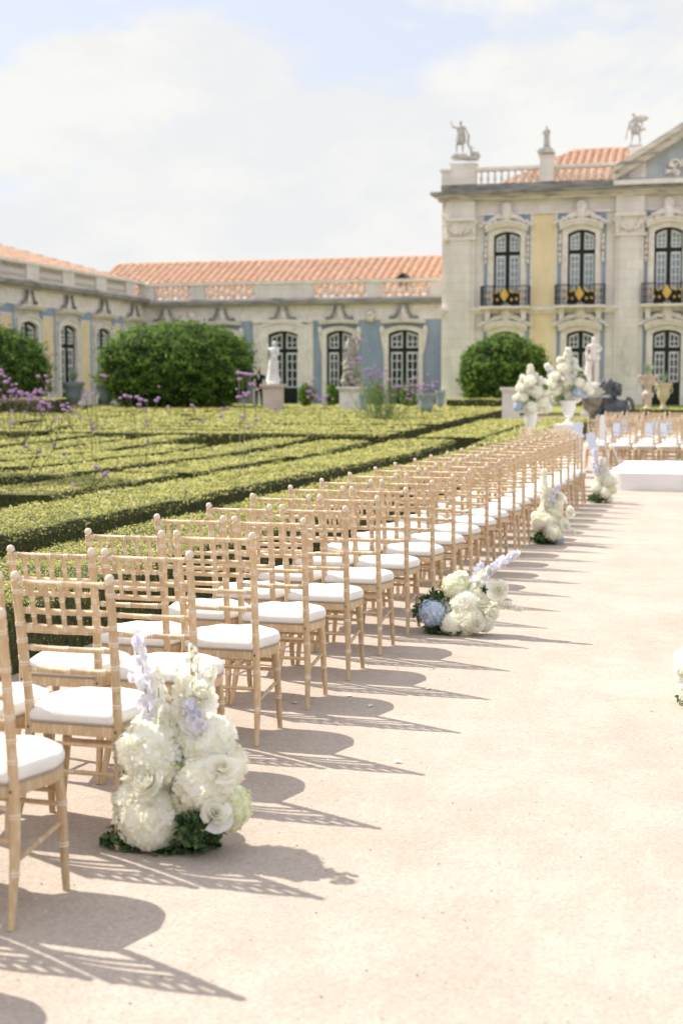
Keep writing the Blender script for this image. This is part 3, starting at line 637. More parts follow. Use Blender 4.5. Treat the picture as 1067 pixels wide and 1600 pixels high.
bouquet(26.5, 'taller white hydrangea bouquet with tall spikes, right of the pair', [(888,618,13,'w'), (872,606,12,'w'), (903,612,10,'b'), (887,598,12,'w'), (870,620,9,'g'), (905,598,9,'w'), (916,604,9,'w'), (862,600,8,'w'), (878,588,10,'w'), (895,582,9,'w'), (866,588,7,'w'), (912,616,7,'b'), (922,611,6,'w'), (880,575,9,'w'), (900,622,8,'w'), (868,612,8,'w')],
    [([(885,590),(886,570),(887,546)], PETALW, 110, .10, .055), ([(880,595),(876,575),(874,560)], PETALW, 60, .09, .05), ([(870,600),(862,582),(853,570)], PETALW, 40, .07, .05), ([(895,595),(898,575),(897,562)], PETALW, 50, .08, .05), ([(905,600),(908,588),(906,578)], PETALW, 36, .07, .05), ([(865,600),(856,596),(850,600)], PETALW, 26, .07, .05), ([(868,596),(860,586),(861,578)], PETALL, 26, .06, .05)], [(905,585,7), (872,622,8), (890,604,12), (912,592,5)])

# ------------------------------------------------------------------ hedges
def band(label, pts, wd, h=.40, name='box_hedge', group='clipped box hedges of the parterre', dens=None):
    pts = [Vector((x, y, 0)) for x, y in pts]
    # resample centre line with mitred normals
    N = len(pts); nrm = []
    for i in range(N):
        if i == 0: d = (pts[1]-pts[0]).normalized(); k = 1
        elif i == N-1: d = (pts[-1]-pts[-2]).normalized(); k = 1
        else:
            d1 = (pts[i]-pts[i-1]).normalized(); d2 = (pts[i+1]-pts[i]).normalized(); d = (d1+d2).normalized(); k = 1/max(.4, d.dot(d1))
        nrm.append(Vector((-d.y, d.x, 0))*k)
    C = []; 
    for i in range(N-1):
        L_ = (pts[i+1]-pts[i]).length; yy = (pts[i].y+pts[i+1].y)/2; stp = .14 if min(pts[i].y, pts[i+1].y) < 14 else .4
        m = max(1, int(L_/stp))
        for j in range(m): C.append((pts[i].lerp(pts[i+1], j/m), nrm[i].lerp(nrm[i+1], j/m)))
    C.append((pts[-1], nrm[-1]))
    prof = [(-1, 0), (-1.0, .5), (-.99, .85), (-.93, 1)]+[(t, 1) for t in (-.7, -.35, 0, .35, .7)]+[(.93, 1), (.99, .85), (1., .5), (1, 0)]
    V = []
    for p, n in C:
        for a, b in prof:
            q = p+n*(a*(wd/2-.03)); g = gz(q.y)
            nz_ = noise.noise(Vector((q.x*2.2, q.y*2.2, b*3+3)))*.022+noise.noise(Vector((q.x*.7, q.y*.7, 9)))*.02
            q = q+n*(a*nz_*1.2); V.append((q.x, q.y, g+max(0, b*(h-.025)+(nz_ if b > .6 else 0))))
    np_ = len(prof); F = [(i*np_+j, i*np_+j+1, (i+1)*np_+j+1, (i+1)*np_+j) for i in range(len(C)-1) for j in range(np_-1)]
    F += [tuple(range(np_)), tuple(range(len(C)*np_-1, (len(C)-1)*np_-1, -1))]
    cx = sum(p.x for p in pts)/N; cy = sum(p.y for p in pts)/N
    root = thing(name, label, 'hedge', (cx, cy, gz(cy)), 0, group)
    def loc(A): A = np.asarray(A, float).copy(); A[..., 0] -= cx; A[..., 1] -= cy; A[..., 2] -= gz(cy); return A
    me = bpy.data.meshes.new('hedge_body'); me.from_pydata([tuple(v) for v in loc(V)], [], F); me.materials.append(BOXCORE); link('hedge_body', me, root)
    # leaves
    V = np.array(V); Fq = np.array(F[:-2]); A0, B0, C0, D0 = (V[Fq[:, k]] for k in range(4))
    nv = np.cross(B0-A0, D0-A0); ar = np.linalg.norm(nv, axis=1); ok = ar > 1e-6
    A0, B0, C0, D0, nv, ar = A0[ok], B0[ok], C0[ok], D0[ok], nv[ok], ar[ok]; nv = nv/ar[:, None]
    cen = (A0+C0)/2; nv = np.where(((nv[:, 2:3] < -.1) & True), -nv, nv)
    # sides face outwards
    dist = np.hypot(cen[:, 0], cen[:, 1]); size = np.clip(.0019*dist, .016, .085)
    pxx, pyy = proj(cen); vis = (pxx > -160) & (pxx < 1230) & (pyy < 1500) & (cen[:, 1] > 1)
    camv = np.array([0, 0, H])-cen; facing = np.abs((nv*camv).sum(1))/np.linalg.norm(camv, axis=1)
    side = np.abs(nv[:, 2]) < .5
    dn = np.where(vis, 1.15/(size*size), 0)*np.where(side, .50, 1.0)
    cnt = rng.poisson(ar*dn); idx = np.repeat(np.arange(len(ar)), cnt)
    if len(idx):
        u = rng.random(len(idx))[:, None]; v = rng.random(len(idx))[:, None]
        P = (A0[idx]*(1-u)+B0[idx]*u)*(1-v)+(D0[idx]*(1-u)+C0[idx]*u)*v; Nn = nv[idx]
        flip = np.where(side[idx] & ((Nn[:, :2]*(P[:, :2]-np.array([cx, cy]))).sum(1) < 0) & (N == 2), -1, 1)[:, None]; Nn = Nn*flip
        sz = size[idx]; clump = np.array([noise.noise(Vector((p[0]*5, p[1]*5, p[2]*6))) for p in P]) if len(P) < 60000 else np.sin(P[:, 0]*9)*np.sin(P[:, 1]*7)*.5
        tuft = rng.random(len(P))**5*.03
        P = P+Nn*(rng.normal(.004, .010, len(P))+clump*.012+tuft)[:, None]
        Qd = leaf_quads(P, Nn*1.1+np.array([0, 0, .5]), 1, .75, .62); Qd = P[:, None]+(Qd-P[:, None])*sz[:, None, None]
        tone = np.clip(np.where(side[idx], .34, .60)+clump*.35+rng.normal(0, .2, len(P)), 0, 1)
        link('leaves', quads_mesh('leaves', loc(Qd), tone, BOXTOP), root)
    return root
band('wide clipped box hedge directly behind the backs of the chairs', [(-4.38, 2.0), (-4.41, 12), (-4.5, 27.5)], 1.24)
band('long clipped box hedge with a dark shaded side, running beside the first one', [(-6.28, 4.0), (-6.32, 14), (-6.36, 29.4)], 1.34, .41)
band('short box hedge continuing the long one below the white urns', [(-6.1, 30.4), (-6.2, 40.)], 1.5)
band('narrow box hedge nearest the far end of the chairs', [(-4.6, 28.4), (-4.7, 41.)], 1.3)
Ls = [(-7.95, 14.4, -20, 29)]
for k in range(1, 9): Ls.append((-8.1-1.36*k, 15.2+1.95*k, -20-1.6*k, [29.6, 27, 30, 29.2, 30.4, 28.8, 30.6, 31][k-1]))
for i, (x, y, xl, yt) in enumerate(Ls):
    if i == 0:
        band('box hedge turning a corner, first behind the long dark-sided hedge', [(xl+8, 12.7), (-9.2, 12.6), (-7.7, 13.1)], 1.25)
        for k, (ya, yb) in enumerate(((y, 18.3), (18.7, 23.2), (23.7, yt))):
            band(f"box hedge strip parallel to the long dark-sided hedge, {['nearest', 'middle', 'farthest'][k]} piece", [(x, ya), (x-.05, yb)], 1.2)
        band('box hedge partly in the shade of a tree on the left', [(xl, 14.75), (-9.1, 14.6)], 1.5)
    else:
        if i % 3 == 0:
            band(f'straight strip of box hedge in the parterre, {ORD[i-1]} beyond the shaded patch', [(xl, y-.7), (x-2.6, y-.62)], 1.3)
            band(f'box hedge leg running towards the palace, {ORD[i-1]} beyond the shaded patch', [(x, y+.3), (x, yt)], 1.05)
        else: band(f'L shaped box hedge in the parterre, {ORD[i-1]} beyond the shaded patch', [(xl, y-.7), (x-1.1, y-.7+.15), (x-.35, y-.1), (x, y+.9), (x, yt)], 1.05 if i % 2 else 1.12)
y = 32.0; i = 0
rr = random.Random(5)
while y < 51:
    xs = [-34, -34+rr.uniform(6, 12), -18+rr.uniform(-2, 3), -7.4]
    for j in range(3):
        if xs[j+1]-xs[j] < 1.5: continue
        band(f"far strip of box hedge, {ORD[i]} strip before the topiary, {['left', 'middle', 'right'][j]} piece", [(xs[j]+.2, y+rr.uniform(-.2, .2)), (xs[j+1]-.25, y+rr.uniform(-.2, .2))], 1.2)
    y += 1.62; i += 1
band('low clipped hedge block left of the pedestal, below the right topiary', [W(702, 620, 52)[0] and (W(702, 620, 52)[0], 52), (W(792, 620, 52)[0], 52)], 1.2, .62)
band('low clipped hedge block at the left below the purple verbena', [(W(-60, 620, 40)[0], 43), (W(96, 620, 43)[0], 43)], 1.4, .85)
band('long low hedge in front of the palace on the right', [(W(930, 620, 50)[0], 50), (4, 50)], 1.6, .36)
band('low hedge under the bluish urns in the middle', [(W(690, 630, 49.5)[0], 48.6), (W(790, 640, 48.5)[0], 48.6)], 1.0, .36)

# ------------------------------------------------------------------ rounded topiary
def topiary(label, px0, px1, ytop, Y, sq=2.6, n=16000, leaf=.10, trunkh=.25, depth=.9, X=None, hgt=None, ybase=.1):
    if X is None:
        xa, _ = W(px0, 600, Y); xb, _ = W(px1, 600, Y); X = (xa+xb)/2; rx = (xb-xa)/2; zt = W((px0+px1)/2, ytop, Y)[1]; g = gz(Y); hh = zt-g
    else: rx = px1; g = gz(Y); hh = hgt
    o = thing('topiary_tree', label, 'tree', (X, Y, g), 0, 'rounded evergreen topiary trees')
    zc = ybase+(hh-ybase)*.50; rz = (hh-ybase)*.5; ry = rx*depth
    D = rng.normal(0, 1, (n, 3)); D /= np.linalg.norm(D, axis=1, keepdims=True)
    k = (np.abs(D)**sq).sum(1)**(-1/sq)
    cl = np.array([noise.noise(Vector(d)*3.2+Vector((X, Y, 0)))*.11+noise.noise(Vector(d)*8+Vector((X, 2, 0)))*.14 for d in D])
    rad = k*(1+cl-rng.random(n)**2*.10+(rng.random(n)**16)*.13)
    P = D*rad[:, None]*np.array([rx, ry, rz])+np.array([0, 0, zc]); P[:, 2] = np.maximum(P[:, 2], .02)
    q = leaf_quads(P, D*1.2+np.array([0, 0, .3]), leaf, .7, .6)
    tone = np.clip(.42+cl*2.0+rng.normal(0, .2, n), 0, 1)
    link('crown', quads_mesh('crown', q, tone, BUSHL), o)
    b = MB(); nn = 24
    for i in range(nn+1):
        th = PI*i/nn
        for j in range(2*nn):
            ph = PI*j/nn; d = Vector((math.sin(th)*math.cos(ph), math.sin(th)*math.sin(ph), math.cos(th)))
            kk = (abs(d.x)**sq+abs(d.y)**sq+abs(d.z)**sq)**(-1/sq)*(.93+noise.noise(d*3.2+Vector((X, Y, 0)))*.10+noise.noise(d*8+Vector((X, 2, 0)))*.08)
            b.V.append((d.x*kk*rx, d.y*kk*ry, max(.02, zc+d.z*kk*rz)))
    for i in range(nn):
        for j in range(2*nn): b.F.append((i*2*nn+j, (i+1)*2*nn+j, (i+1)*2*nn+(j+1) % (2*nn), i*2*nn+(j+1) % (2*nn))); b.M.append(0)
    b.build('inner_branches', [BUSHC], o)
    MB().tube([(0, 0, 0), (.03, 0, zc*.5), (0, 0, zc)], [.16, .12, .08], 8).build('trunk', [BARK], o, True)
    return o
topiary('wide rounded evergreen topiary in the middle left, before the palace wing', 172, 387, 508, 50, 2.45, 26000, .12)
topiary('smaller rounded topiary tree before the yellow and blue palace windows', 718, 857, 526, 54, 2.15, 17000, .11)
topiary('rounded topiary cut off by the left edge of the photo', -110, 63, 512, 47, 2.4, 15000, .12)
def shade_tree():
    x, y = -11.95, 17.3; o = thing('round_tree', 'small round tree left of the frame whose shade falls on the hedges', 'tree', (x, y, 0))
    MB().tube([(0, 0, 0), (.05, 0, 1.3), (0, .05, 2.6), (0, 0, 4.2)], [.14, .11, .09, .04], 8).build('trunk', [BARK], o, True)
    for a in range(5): MB().tube([(0, 0, 1.9+.2*a), (.5*math.cos(a*1.3), .5*math.sin(a*1.3), 2.6+.2*a), (1.1*math.cos(a*1.3), 1.1*math.sin(a*1.3), 3.1+.25*a)], [.05, .035, .015], 6).build('branch', [BARK], o, True)
    n = 9000; D = rng.normal(0, 1, (n, 3)); D /= np.linalg.norm(D, axis=1, keepdims=True); rad = rng.random(n)**.4
    cl = np.array([noise.noise(Vector(d)*3)*.25 for d in D]); P = D*(rad*(1+cl))[:, None]*np.array([1.75, 1.35, 1.2])+np.array([0, 0, 3.6])
    link('crown', quads_mesh('crown', leaf_quads(P, D, .13, .8, .6), rng.random(n), BUSHL), o)
shade_tree()

# ------------------------------------------------------------------ verbena
def head_mesh(r=.022, n=60):
    q, t = floret_cloud(r, n, r*.33, .62); return quads_mesh('flower_head', q, t, PURPLE)
HEADS = [head_mesh(), head_mesh(.019), head_mesh(.025)]
def verbena(px, py_base, Y, heads, label, scale=1., stem=STEMB, lean=.5, group='purple verbena plants in the parterre'):
    """heads: list of pixel positions of flower heads; stems branch from the foot"""
    x0, _ = W(px, py_base, Y); g = gz(Y); o = thing('verbena_plant', label, 'plant', (x0, Y, g), 0, group)
    pts = []
    for hx, hy in heads:
        dy = random.uniform(-.18, .18)*scale; x, z = W(hx, hy, Y+dy); pts.append((x-x0, dy, z-g))
    st = MB(); ax = []
    zmax = max(p[2] for p in pts); mx_ = sum(p[0] for p in pts)/len(pts)
    nst = max(1, len(pts)//5)
    order = sorted(pts, key=lambda p: p[0])
    for s in range(nst):
        grp = order[s*len(order)//nst:(s+1)*len(order)//nst]
        cx = sum(p[0] for p in grp)/len(grp); cz = sum(p[2] for p in grp)/len(grp); cy = sum(p[1] for p in grp)/len(grp)
        zf = cz-.16*scale if len(grp) > 1 else cz
        foot = (random.uniform(-.05, .05), random.uniform(-.05, .05), 0); kn = (cx*.55+foot[0]*.4, cy*.5, max(.1, zf*.55)); top = (cx, cy, max(.15, zf))
        st.tube(smooth_path([foot, kn, top], 4), .0038*scale, 5)
        for p in grp:
            mid = (top[0]*.55+p[0]*.45+random.uniform(-.01, .01), (top[1]+p[1])/2, top[2]*.65+p[2]*.35)
            st.tube([top, mid, (p[0], p[1], p[2]-.01)], .0026*scale, 4)
    st.build('stem', [stem], o, True)
    for p in pts:
        c = link('flower_head', random.choice(HEADS), o, p, random.uniform(0, 6)); c.scale = (scale*random.uniform(.65, 1.1),)*3
    return o
rv = random.Random(9)
def cluster(cx, cy, sx, sy, n): return [(cx+rv.gauss(0, sx), cy+rv.gauss(0, sy)) for _ in range(n)]
verbena(18, 775, 15.5, [(93,654),(84,657),(100,640),(35,708),(41,698),(62,706),(84,696),(101,708),(84,737),(116,757),(152,731),(169,737),(164,742),(150,729),(68,640),(66,628)], 'sparse verbena with thin branching stems in the left foreground', 1.35, mat('dark green stem', (.05, .075, .03), .8))
verbena(20, 700, 27, cluster(26, 616, 20, 14, 36)+cluster(8, 590, 8, 5, 5)+cluster(58, 622, 16, 13, 24)+cluster(70, 640, 16, 10, 8), 'dense mass of purple verbena at the left edge before the topiary', 1.9)
verbena(150, 740, 21, [(72,587),(75,596),(60,588),(127,632),(140,612),(133,618),(145,616),(136,626),(126,652),(143,660),(149,668),(146,672)], 'verbena with a few pink purple heads, second from the left edge', 1.5)
verbena(228, 728, 20, [(188,622),(196,618),(204,620),(214,620),(220,624),(228,626),(248,622),(244,626),(226,640),(218,632),(229,658),(230,663),(231,689)], 'verbena with purple heads before the wide middle topiary', 1.4)
verbena(160, 730, 24, [(163,587),(158,586),(167,588),(145,594),(112,640),(108,636),(118,645),(106,630),(97,634),(105,642)], 'verbena with tall stems between the two topiaries on the left', 1.7)
verbena(300, 735, 22, [(302,635),(300,633),(263,635),(249,604),(347,638),(356,637),(346,650),(317,659)], 'single thin verbena stems left of the tall branching one', 1.4, mat('dark green stem', (.05, .075, .03), .8))
verbena(378, 722, 18.5, [(378,583),(372,582),(384,584),(391,585),(374,592),(370,608),(381,614),(388,614),(376,620),(384,618),(372,620),(392,600),(381,651),(388,668),(401,656),(431,643),(402,609)], 'tall branching verbena before the white marble statue', 1.35, mat('pale stem', (.26, .25, .18), .8))
verbena(594, 668, 40, cluster(588, 588, 16, 12, 26)+cluster(612, 600, 14, 10, 16)+cluster(560, 560, 5, 8, 6)+cluster(640, 612, 8, 6, 10)+[(563,531),(571,533),(577,547),(557,537)], 'bushy clump of purple verbena in the middle of the parterre', 2.2, mat('pale green stem', (.24, .30, .12), .8))
verbena(492, 640, 48, cluster(490, 608, 8, 8, 12)+cluster(512, 622, 6, 6, 6), 'faint purple verbena beside the far palace windows', 2.4)
verbena(645, 640, 47, cluster(650, 608, 12, 8, 16)+cluster(676, 600, 5, 4, 5), 'purple verbena behind the bluish urns', 2.4)
def grass_clump():
    x, _ = W(594, 660, 39.8); o = thing('leafy_clump', 'pale green leafy stems at the foot of the bushy verbena clump', 'plant', (x, 39.8, gz(39.8)))
    for k in range(60):
        a = rv.gauss(0, .33); h = rv.uniform(.7, 1.7); c = MB().tube([(a*.6, rv.uniform(-.2, .2), 0), (a*.9, 0, h*.6), (a*1.3+rv.gauss(0, .05), 0, h)], [.010, .009, .004], 4)
        if k == 0: acc = c
        else: acc.add(c.V, c.F)
    acc.build('stem', [MATS['pale green stem']], o)
    n = 900; P = np.stack([rng.normal(0, .32, n), rng.normal(0, .2, n), rng.random(n)**1.2*1.4], 1)
    link('leaves', quads_mesh('leaves', leaf_quads(P, rng.normal(0, 1, (n, 3)), .09, 1, .3), rng.random(n), MATS['fresh leaf']), o)
grass_clump()

# ------------------------------------------------------------------ figures
def skin(verts, edges, rad, sub=1, name='figure', m=None, parent=None):
    me = bpy.data.meshes.new('tmp'); me.from_pydata(verts, edges, []); ob = bpy.data.objects.new('tmp', me); COL.objects.link(ob)
    md = ob.modifiers.new('s', 'SKIN'); md.use_smooth_shade = True
    for i, v in enumerate(me.skin_vertices[0].data): v.radius = (rad[i], rad[i]); v.use_root = (i == 0)
    sb = ob.modifiers.new('b', 'SUBSURF'); sb.levels = sub; sb.render_levels = sub
    dg = bpy.context.evaluated_depsgraph_get(); nm = bpy.data.meshes.new_from_object(ob.evaluated_get(dg)); nm.name = name
    nm.materials.clear(); nm.materials.append(m); bpy.data.objects.remove(ob); bpy.data.meshes.remove(me)
    return link(name, nm, parent)
def body(parent, h, m, pose=None, name='body', z0=0):
    """standing figure h tall; joints may be moved with pose={joint:(x,y,z)} in body heights"""
    J = dict(pelvis=(0,0,.53), waist=(0,0,.61), chest=(0,-.005,.72), neck=(0,0,.825), head0=(0,-.005,.87), head=(0,-.008,.93), crown=(0,0,.985),
             shL=(-.11,0,.80), elL=(-.15,0,.64), wrL=(-.16,-.03,.50), haL=(-.16,-.04,.45), shR=(.11,0,.80), elR=(.15,0,.64), wrR=(.16,-.03,.50), haR=(.16,-.04,.45),
             hiL=(-.055,0,.50), knL=(-.065,-.01,.28), anL=(-.07,.01,.05), toL=(-.08,-.07,.02), hiR=(.055,0,.50), knR=(.065,-.01,.28), anR=(.07,.01,.05), toR=(.08,-.07,.02))
    RR = dict(pelvis=.075, waist=.068, chest=.085, neck=.032, head0=.038, head=.055, crown=.035, shL=.04, elL=.027, wrL=.018, haL=.02, shR=.04, elR=.027, wrR=.018, haR=.02,
              hiL=.058, knL=.038, anL=.022, toL=.02, hiR=.058, knR=.038, anR=.022, toR=.02)
    J.update(pose or {}); K = list(J); ix = {k: i for i, k in enumerate(K)}
    E_ = [('pelvis','waist'),('waist','chest'),('chest','neck'),('neck','head0'),('head0','head'),('head','crown'),('chest','shL'),('shL','elL'),('elL','wrL'),('wrL','haL'),('chest','shR'),('shR','elR'),('elR','wrR'),('wrR','haR'),
          ('pelvis','hiL'),('hiL','knL'),('knL','anL'),('anL','toL'),('pelvis','hiR'),('hiR','knR'),('knR','anR'),('anR','toR')]
    return skin([(x*h, y*h, z*h+z0) for x, y, z in J.values()], [(ix[a], ix[b]) for a, b in E_], [RR[k]*h for k in K], 1, name, m, parent)
def drape(parent, m, prof, z0=0, n=28, nf=9, fl=.13, name='drapery', off=(0, 0)):
    b = MB(); k = 0
    for i, (r, z) in enumerate(prof):
        for j in range(n):
            a = 2*PI*j/n; rr_ = r*(1+fl*math.sin(nf*a+z*2.2)*(1-.5*i/len(prof)))
            b.V.append((off[0]*i/len(prof)+rr_*math.cos(a), off[1]*i/len(prof)+rr_*math.sin(a)*.8, z+z0+.02*math.sin(a*2+1)))
    for i in range(len(prof)-1):
        for j in range(n): b.F.append((i*n+j, i*n+(j+1) % n, (i+1)*n+(j+1) % n, (i+1)*n+j)); b.M.append(0)
    return b.build(name, [m], parent, 'all')
def pedestal(px, ytop, ybot, wpx, Y, m, label, z_override=None):
    x, z1 = W(px, ytop, Y); g = gz(Y); s = 2222/Y; hw = wpx/2/s*1.03; h = z1-g
    o = thing('pedestal', label, 'pedestal', (x, Y, g), .0, None)
    b = MB(); b.box(-hw*1.0, hw*1.0, -hw, hw, 0, .16*h); b.build('plinth', [m], o)
    b = MB(); b.box(-hw*.86, hw*.86, -hw*.86, hw*.86, .16*h, .88*h)
    b.box(-hw*.62, hw*.62, -hw*.9, -hw*.86, .26*h, .78*h); b.build('shaft', [m], o)
    b = MB(); b.box(-hw*.95, hw*.95, -hw*.95, hw*.95, .88*h, .93*h); b.box(-hw*1.1, hw*1.1, -hw*1.1, hw*1.1, .93*h, h); b.build('cap', [m], o)
    return x, z1, s
Yb = 47.5
x, z, s = pedestal(427, 600, 640, 31, Yb, PINKST, 'pinkish marble pedestal under the white statue')
o = thing('statue', 'white marble statue of a draped woman on the pink pedestal', 'statue', (x, Yb, z)); h = 70/s
MB().lathe([(.24, 0), (.24, .07), (.20, .09)], n=16).build('base', [MARBLE], o)
body(o, h*.98, MARBLE, {'elL': (-.16,-.05,.70), 'wrL': (-.10,-.10,.84), 'haL': (-.09,-.10,.90), 'chest': (.02,0,.72), 'neck': (.03,0,.825), 'head0': (.03,0,.87), 'head': (.035,-.01,.93), 'crown': (.04,0,.985), 'elR': (.13,-.06,.62), 'wrR': (.03,-.14,.58), 'haR': (0,-.14,.57)}, z0=.06)
drape(o, MARBLE, [(.17*h, .07), (.13*h, .2*h), (.115*h, .36*h), (.112*h, .5*h), (.08*h, .6*h), (.082*h, .67*h)], off=(.02*h, 0))
x, z, s = pedestal(549, 604, 648, 36, Yb, STONE2, 'grey stone pedestal under the dark entwined statue group')
o = thing('statue', 'dark weathered statue group of entwined figures on the grey pedestal', 'statue', (x, Yb, z)); h = 74/s
b = MB()
for i in range(16): a = i*1.9; b.blob((.26*math.cos(a)*(1-i/20), .2*math.sin(a), .08+.055*i*h/2), (.17, .17, .13), 0, 5, .35, i)
b.build('rocks', [OLDST], o, 'all')
body(o, h*.86, OLDST, {'shL': (-.10,0,.78), 'elL': (-.20,-.1,.66), 'wrL': (-.16,-.14,.78), 'haL': (-.12,-.14,.82), 'elR': (.20,-.02,.92), 'wrR': (.12,-.04,1.06), 'haR': (.08,-.05,1.10), 'knL': (-.14,-.12,.36), 'anL': (-.10,-.02,.16), 'toL': (-.13,-.08,.13)}, z0=.18*h)
body(o, h*.55, OLDST, {'pelvis': (.10,-.1,.52), 'chest': (-.05,-.15,.75), 'elL': (-.30,-.15,.78), 'wrL': (-.36,-.15,.92), 'haL': (-.38,-.15,.98)}, name='second_body', z0=.0)
drape(o, OLDST, [(.2, .1), (.24, .45), (.25, .8), (.17, 1.1), (.20, 1.4), (.10, 1.65)], fl=.25, nf=7)
Yr = 50
x, z, s = pedestal(926, 602, 640, 34, Yr, STONE2, 'stone pedestal under the nude statue right of the bouquets')
o = thing('statue', 'brownish nude statue standing behind the tall white bouquet', 'statue', (x, Yr, z)); h = 75/s
MB().lathe([(.26, 0), (.26, .08), (.2, .1)], n=16).build('base', [STONE2], o)
body(o, h*.95, STONE2, {'elL': (-.15,.0,.66), 'wrL': (-.15,-.06,.52), 'haL': (-.14,-.08,.47), 'elR': (.17,-.03,.70), 'wrR': (.10,-.12,.66), 'haR': (.07,-.13,.66), 'pelvis': (.015,0,.53), 'knR': (.09,-.05,.29)}, z0=.1)
MB().tube([(-.18, .05, .05), (-.16, .06, h*.5), (-.12, .05, h*.62)], [.14, .11, .06], 8).build('tree_stump', [STONE2], o, True)
drape(o, STONE2, [(.13*h, .46*h), (.12*h, .52*h), (.11*h, .56*h)], z0=.1, name='loincloth')
# plain short pedestal with no statue
pedestal(798, 605, 656, 27, 42, STONE2, 'empty square stone pedestal left of the white bouquets')
# roof statues
def roof_statue(px, ybase, ytop, Y, label, pose, robe, extra=None):
    x, z = W(px, ybase, Y); h = (ybase-ytop)/2222*Y*1.02
    o = thing('roof_statue', label, 'statue', (x, Y, z), 0, 'stone statues on the palace balustrade')
    b = MB(); b.box(-.36, .36, -.34, .34, 0, .10); b.box(-.29, .29, -.28, .28, .10, .2); b.build('base', [ROOFST], o)
    body(o, h-.2, ROOFST, pose, z0=.2)
    if robe: drape(o, ROOFST, [(r*h, zz*h) for r, zz in robe], z0=.2, fl=.2)
    if extra: extra(o, h)
YS = 64.25
roof_statue(719, 249, 190, YS, 'roof statue of a draped figure raising its left arm, at the corner', {'elL': (-.22,0,.80), 'wrL': (-.28,0,.93), 'haL': (-.28,0,.99), 'elR': (.19,0,.66), 'wrR': (.22,0,.50), 'haR': (.22,0,.44), 'knL': (-.10,-.06,.28), 'anL': (-.12,0,.05), 'toL': (-.13,-.05,.02)}, [(.10, .27), (.12, .36), (.11, .5), (.09, .62)], lambda o, h: MB().tube([(.22*h, 0, .62*h), (.19*h, 0, .40*h), (.24*h, 0, .28*h)], [.05, .07, .03], 6).build('sash', [ROOFST], o, True))
roof_statue(853, 240, 198, YS, 'roof statue in long robes holding its arms together, in the middle', {'elL': (-.16,-.05,.66), 'wrL': (-.20,-.10,.60), 'haL': (-.24,-.10,.60), 'elR': (.15,-.05,.64), 'wrR': (.0,-.12,.64), 'haR': (-.05,-.12,.64)}, [(.13, .02), (.11, .2), (.10, .4), (.10, .55), (.09, .66)])
def staff(o, h):
    MB().tube([(-.26*h, -.05, .28*h), (-.16*h, -.05, .78*h)], .03, 6).build('staff', [ROOFST], o, True)
    MB().blob((.10*h, .02, .84*h), (.17*h, .10*h, .10*h), 0, 6, .4, 3).build('bundle', [ROOFST], o, 'all')
    MB().tube([(.05*h, -.05, .50*h), (.16*h, -.05, .53*h), (.26*h, -.05, .55*h)], [.09, .06, .05], 6).build('sheaf', [ROOFST], o, True)
roof_statue(992, 235, 180, YS, 'roof statue striding with a staff and bundle, left of the pediment', {'head0': (-.06,0,.90), 'neck': (-.03,0,.84), 'head': (-.09,-.01,.95), 'crown': (-.10,0,1.0), 'elL': (-.15,0,.66), 'wrL': (-.19,-.04,.52), 'haL': (-.2,-.05,.47), 'elR': (.17,0,.70), 'wrR': (.2,-.04,.58), 'haR': (.24,-.04,.56), 'knL': (-.10,-.02,.28), 'anL': (-.14,0,.05), 'toL': (-.17,-.05,.02), 'knR': (.12,0,.28), 'anR': (.14,.0,.05)}, [(.12, .32), (.13, .42), (.11, .52)], staff)
def cherubs():
    x, z = W(736, 250, YS); o = thing('cherub_group', 'small weathered cherub group beside the corner roof statue', 'statue', (x, YS, z))
    b = MB(); b.box(-.30, .30, -.28, .28, 0, .12); b.build('base', [ROOFST], o)
    body(o, .55, ROOFST, {'elL': (-.2,0,.7), 'elR': (.2,0,.75), 'wrR': (.3,0,.85), 'haR': (.33,0,.9)}, z0=.1)
    b = MB()
    for i in range(6): b.blob((.06+.05*i, 0, .2+.05*math.sin(i*2)), (.10, .1, .12), 0, 5, .3, i)
    b.build('rocks', [ROOFST], o, 'all')
cherubs()

# ------------------------------------------------------------------ garden urns
def garden_urn(px, ytop, ybase, wpx, Y, m, label, stand=False, prof=None):
    x, z1 = W(px, ytop, Y); _, zb = W(px, ybase, Y); s = 2222/Y; g = gz(Y); r = wpx/2/s; h = z1-g
    o = thing('garden_urn', label, 'urn', (x, Y, g), 0, 'old stone urns of the garden')
    P = [(.55, 0), (.55, .06), (.42, .10), (.26, .20), (.24, .30), (.36, .38), (.62, .48), (.72, .60), (.70, .74), (.90, .88), (1.0, .93), (1.0, 1.0), (.85, 1.0), (.75, .92)]
    k = 0
    if stand: MB().lathe([(.5*r, 0), (.5*r, .2*h), (.25*r, .25*h), (.25*r, .4*h), (.6*r, .5*h), (.6*r, .54*h)], n=16).build('stand', [m], o, True); k = .54*h
    b = MB(); b.lathe([(a*r, k+c*(h-k)) for a, c in P], n=28, flute=.03, nf=14); b.build('bowl', [m], o, True)
    b = MB()
    for sd in (-1, 1): b.tube([(sd*r*.72, 0, k+(h-k)*.62), (sd*r*.98, 0, k+(h-k)*.68), (sd*r*1.0, 0, k+(h-k)*.80), (sd*r*.86, 0, k+(h-k)*.86)], r*.07, 6)
    b.build('handles', [m], o, True)
    return x, z1, r
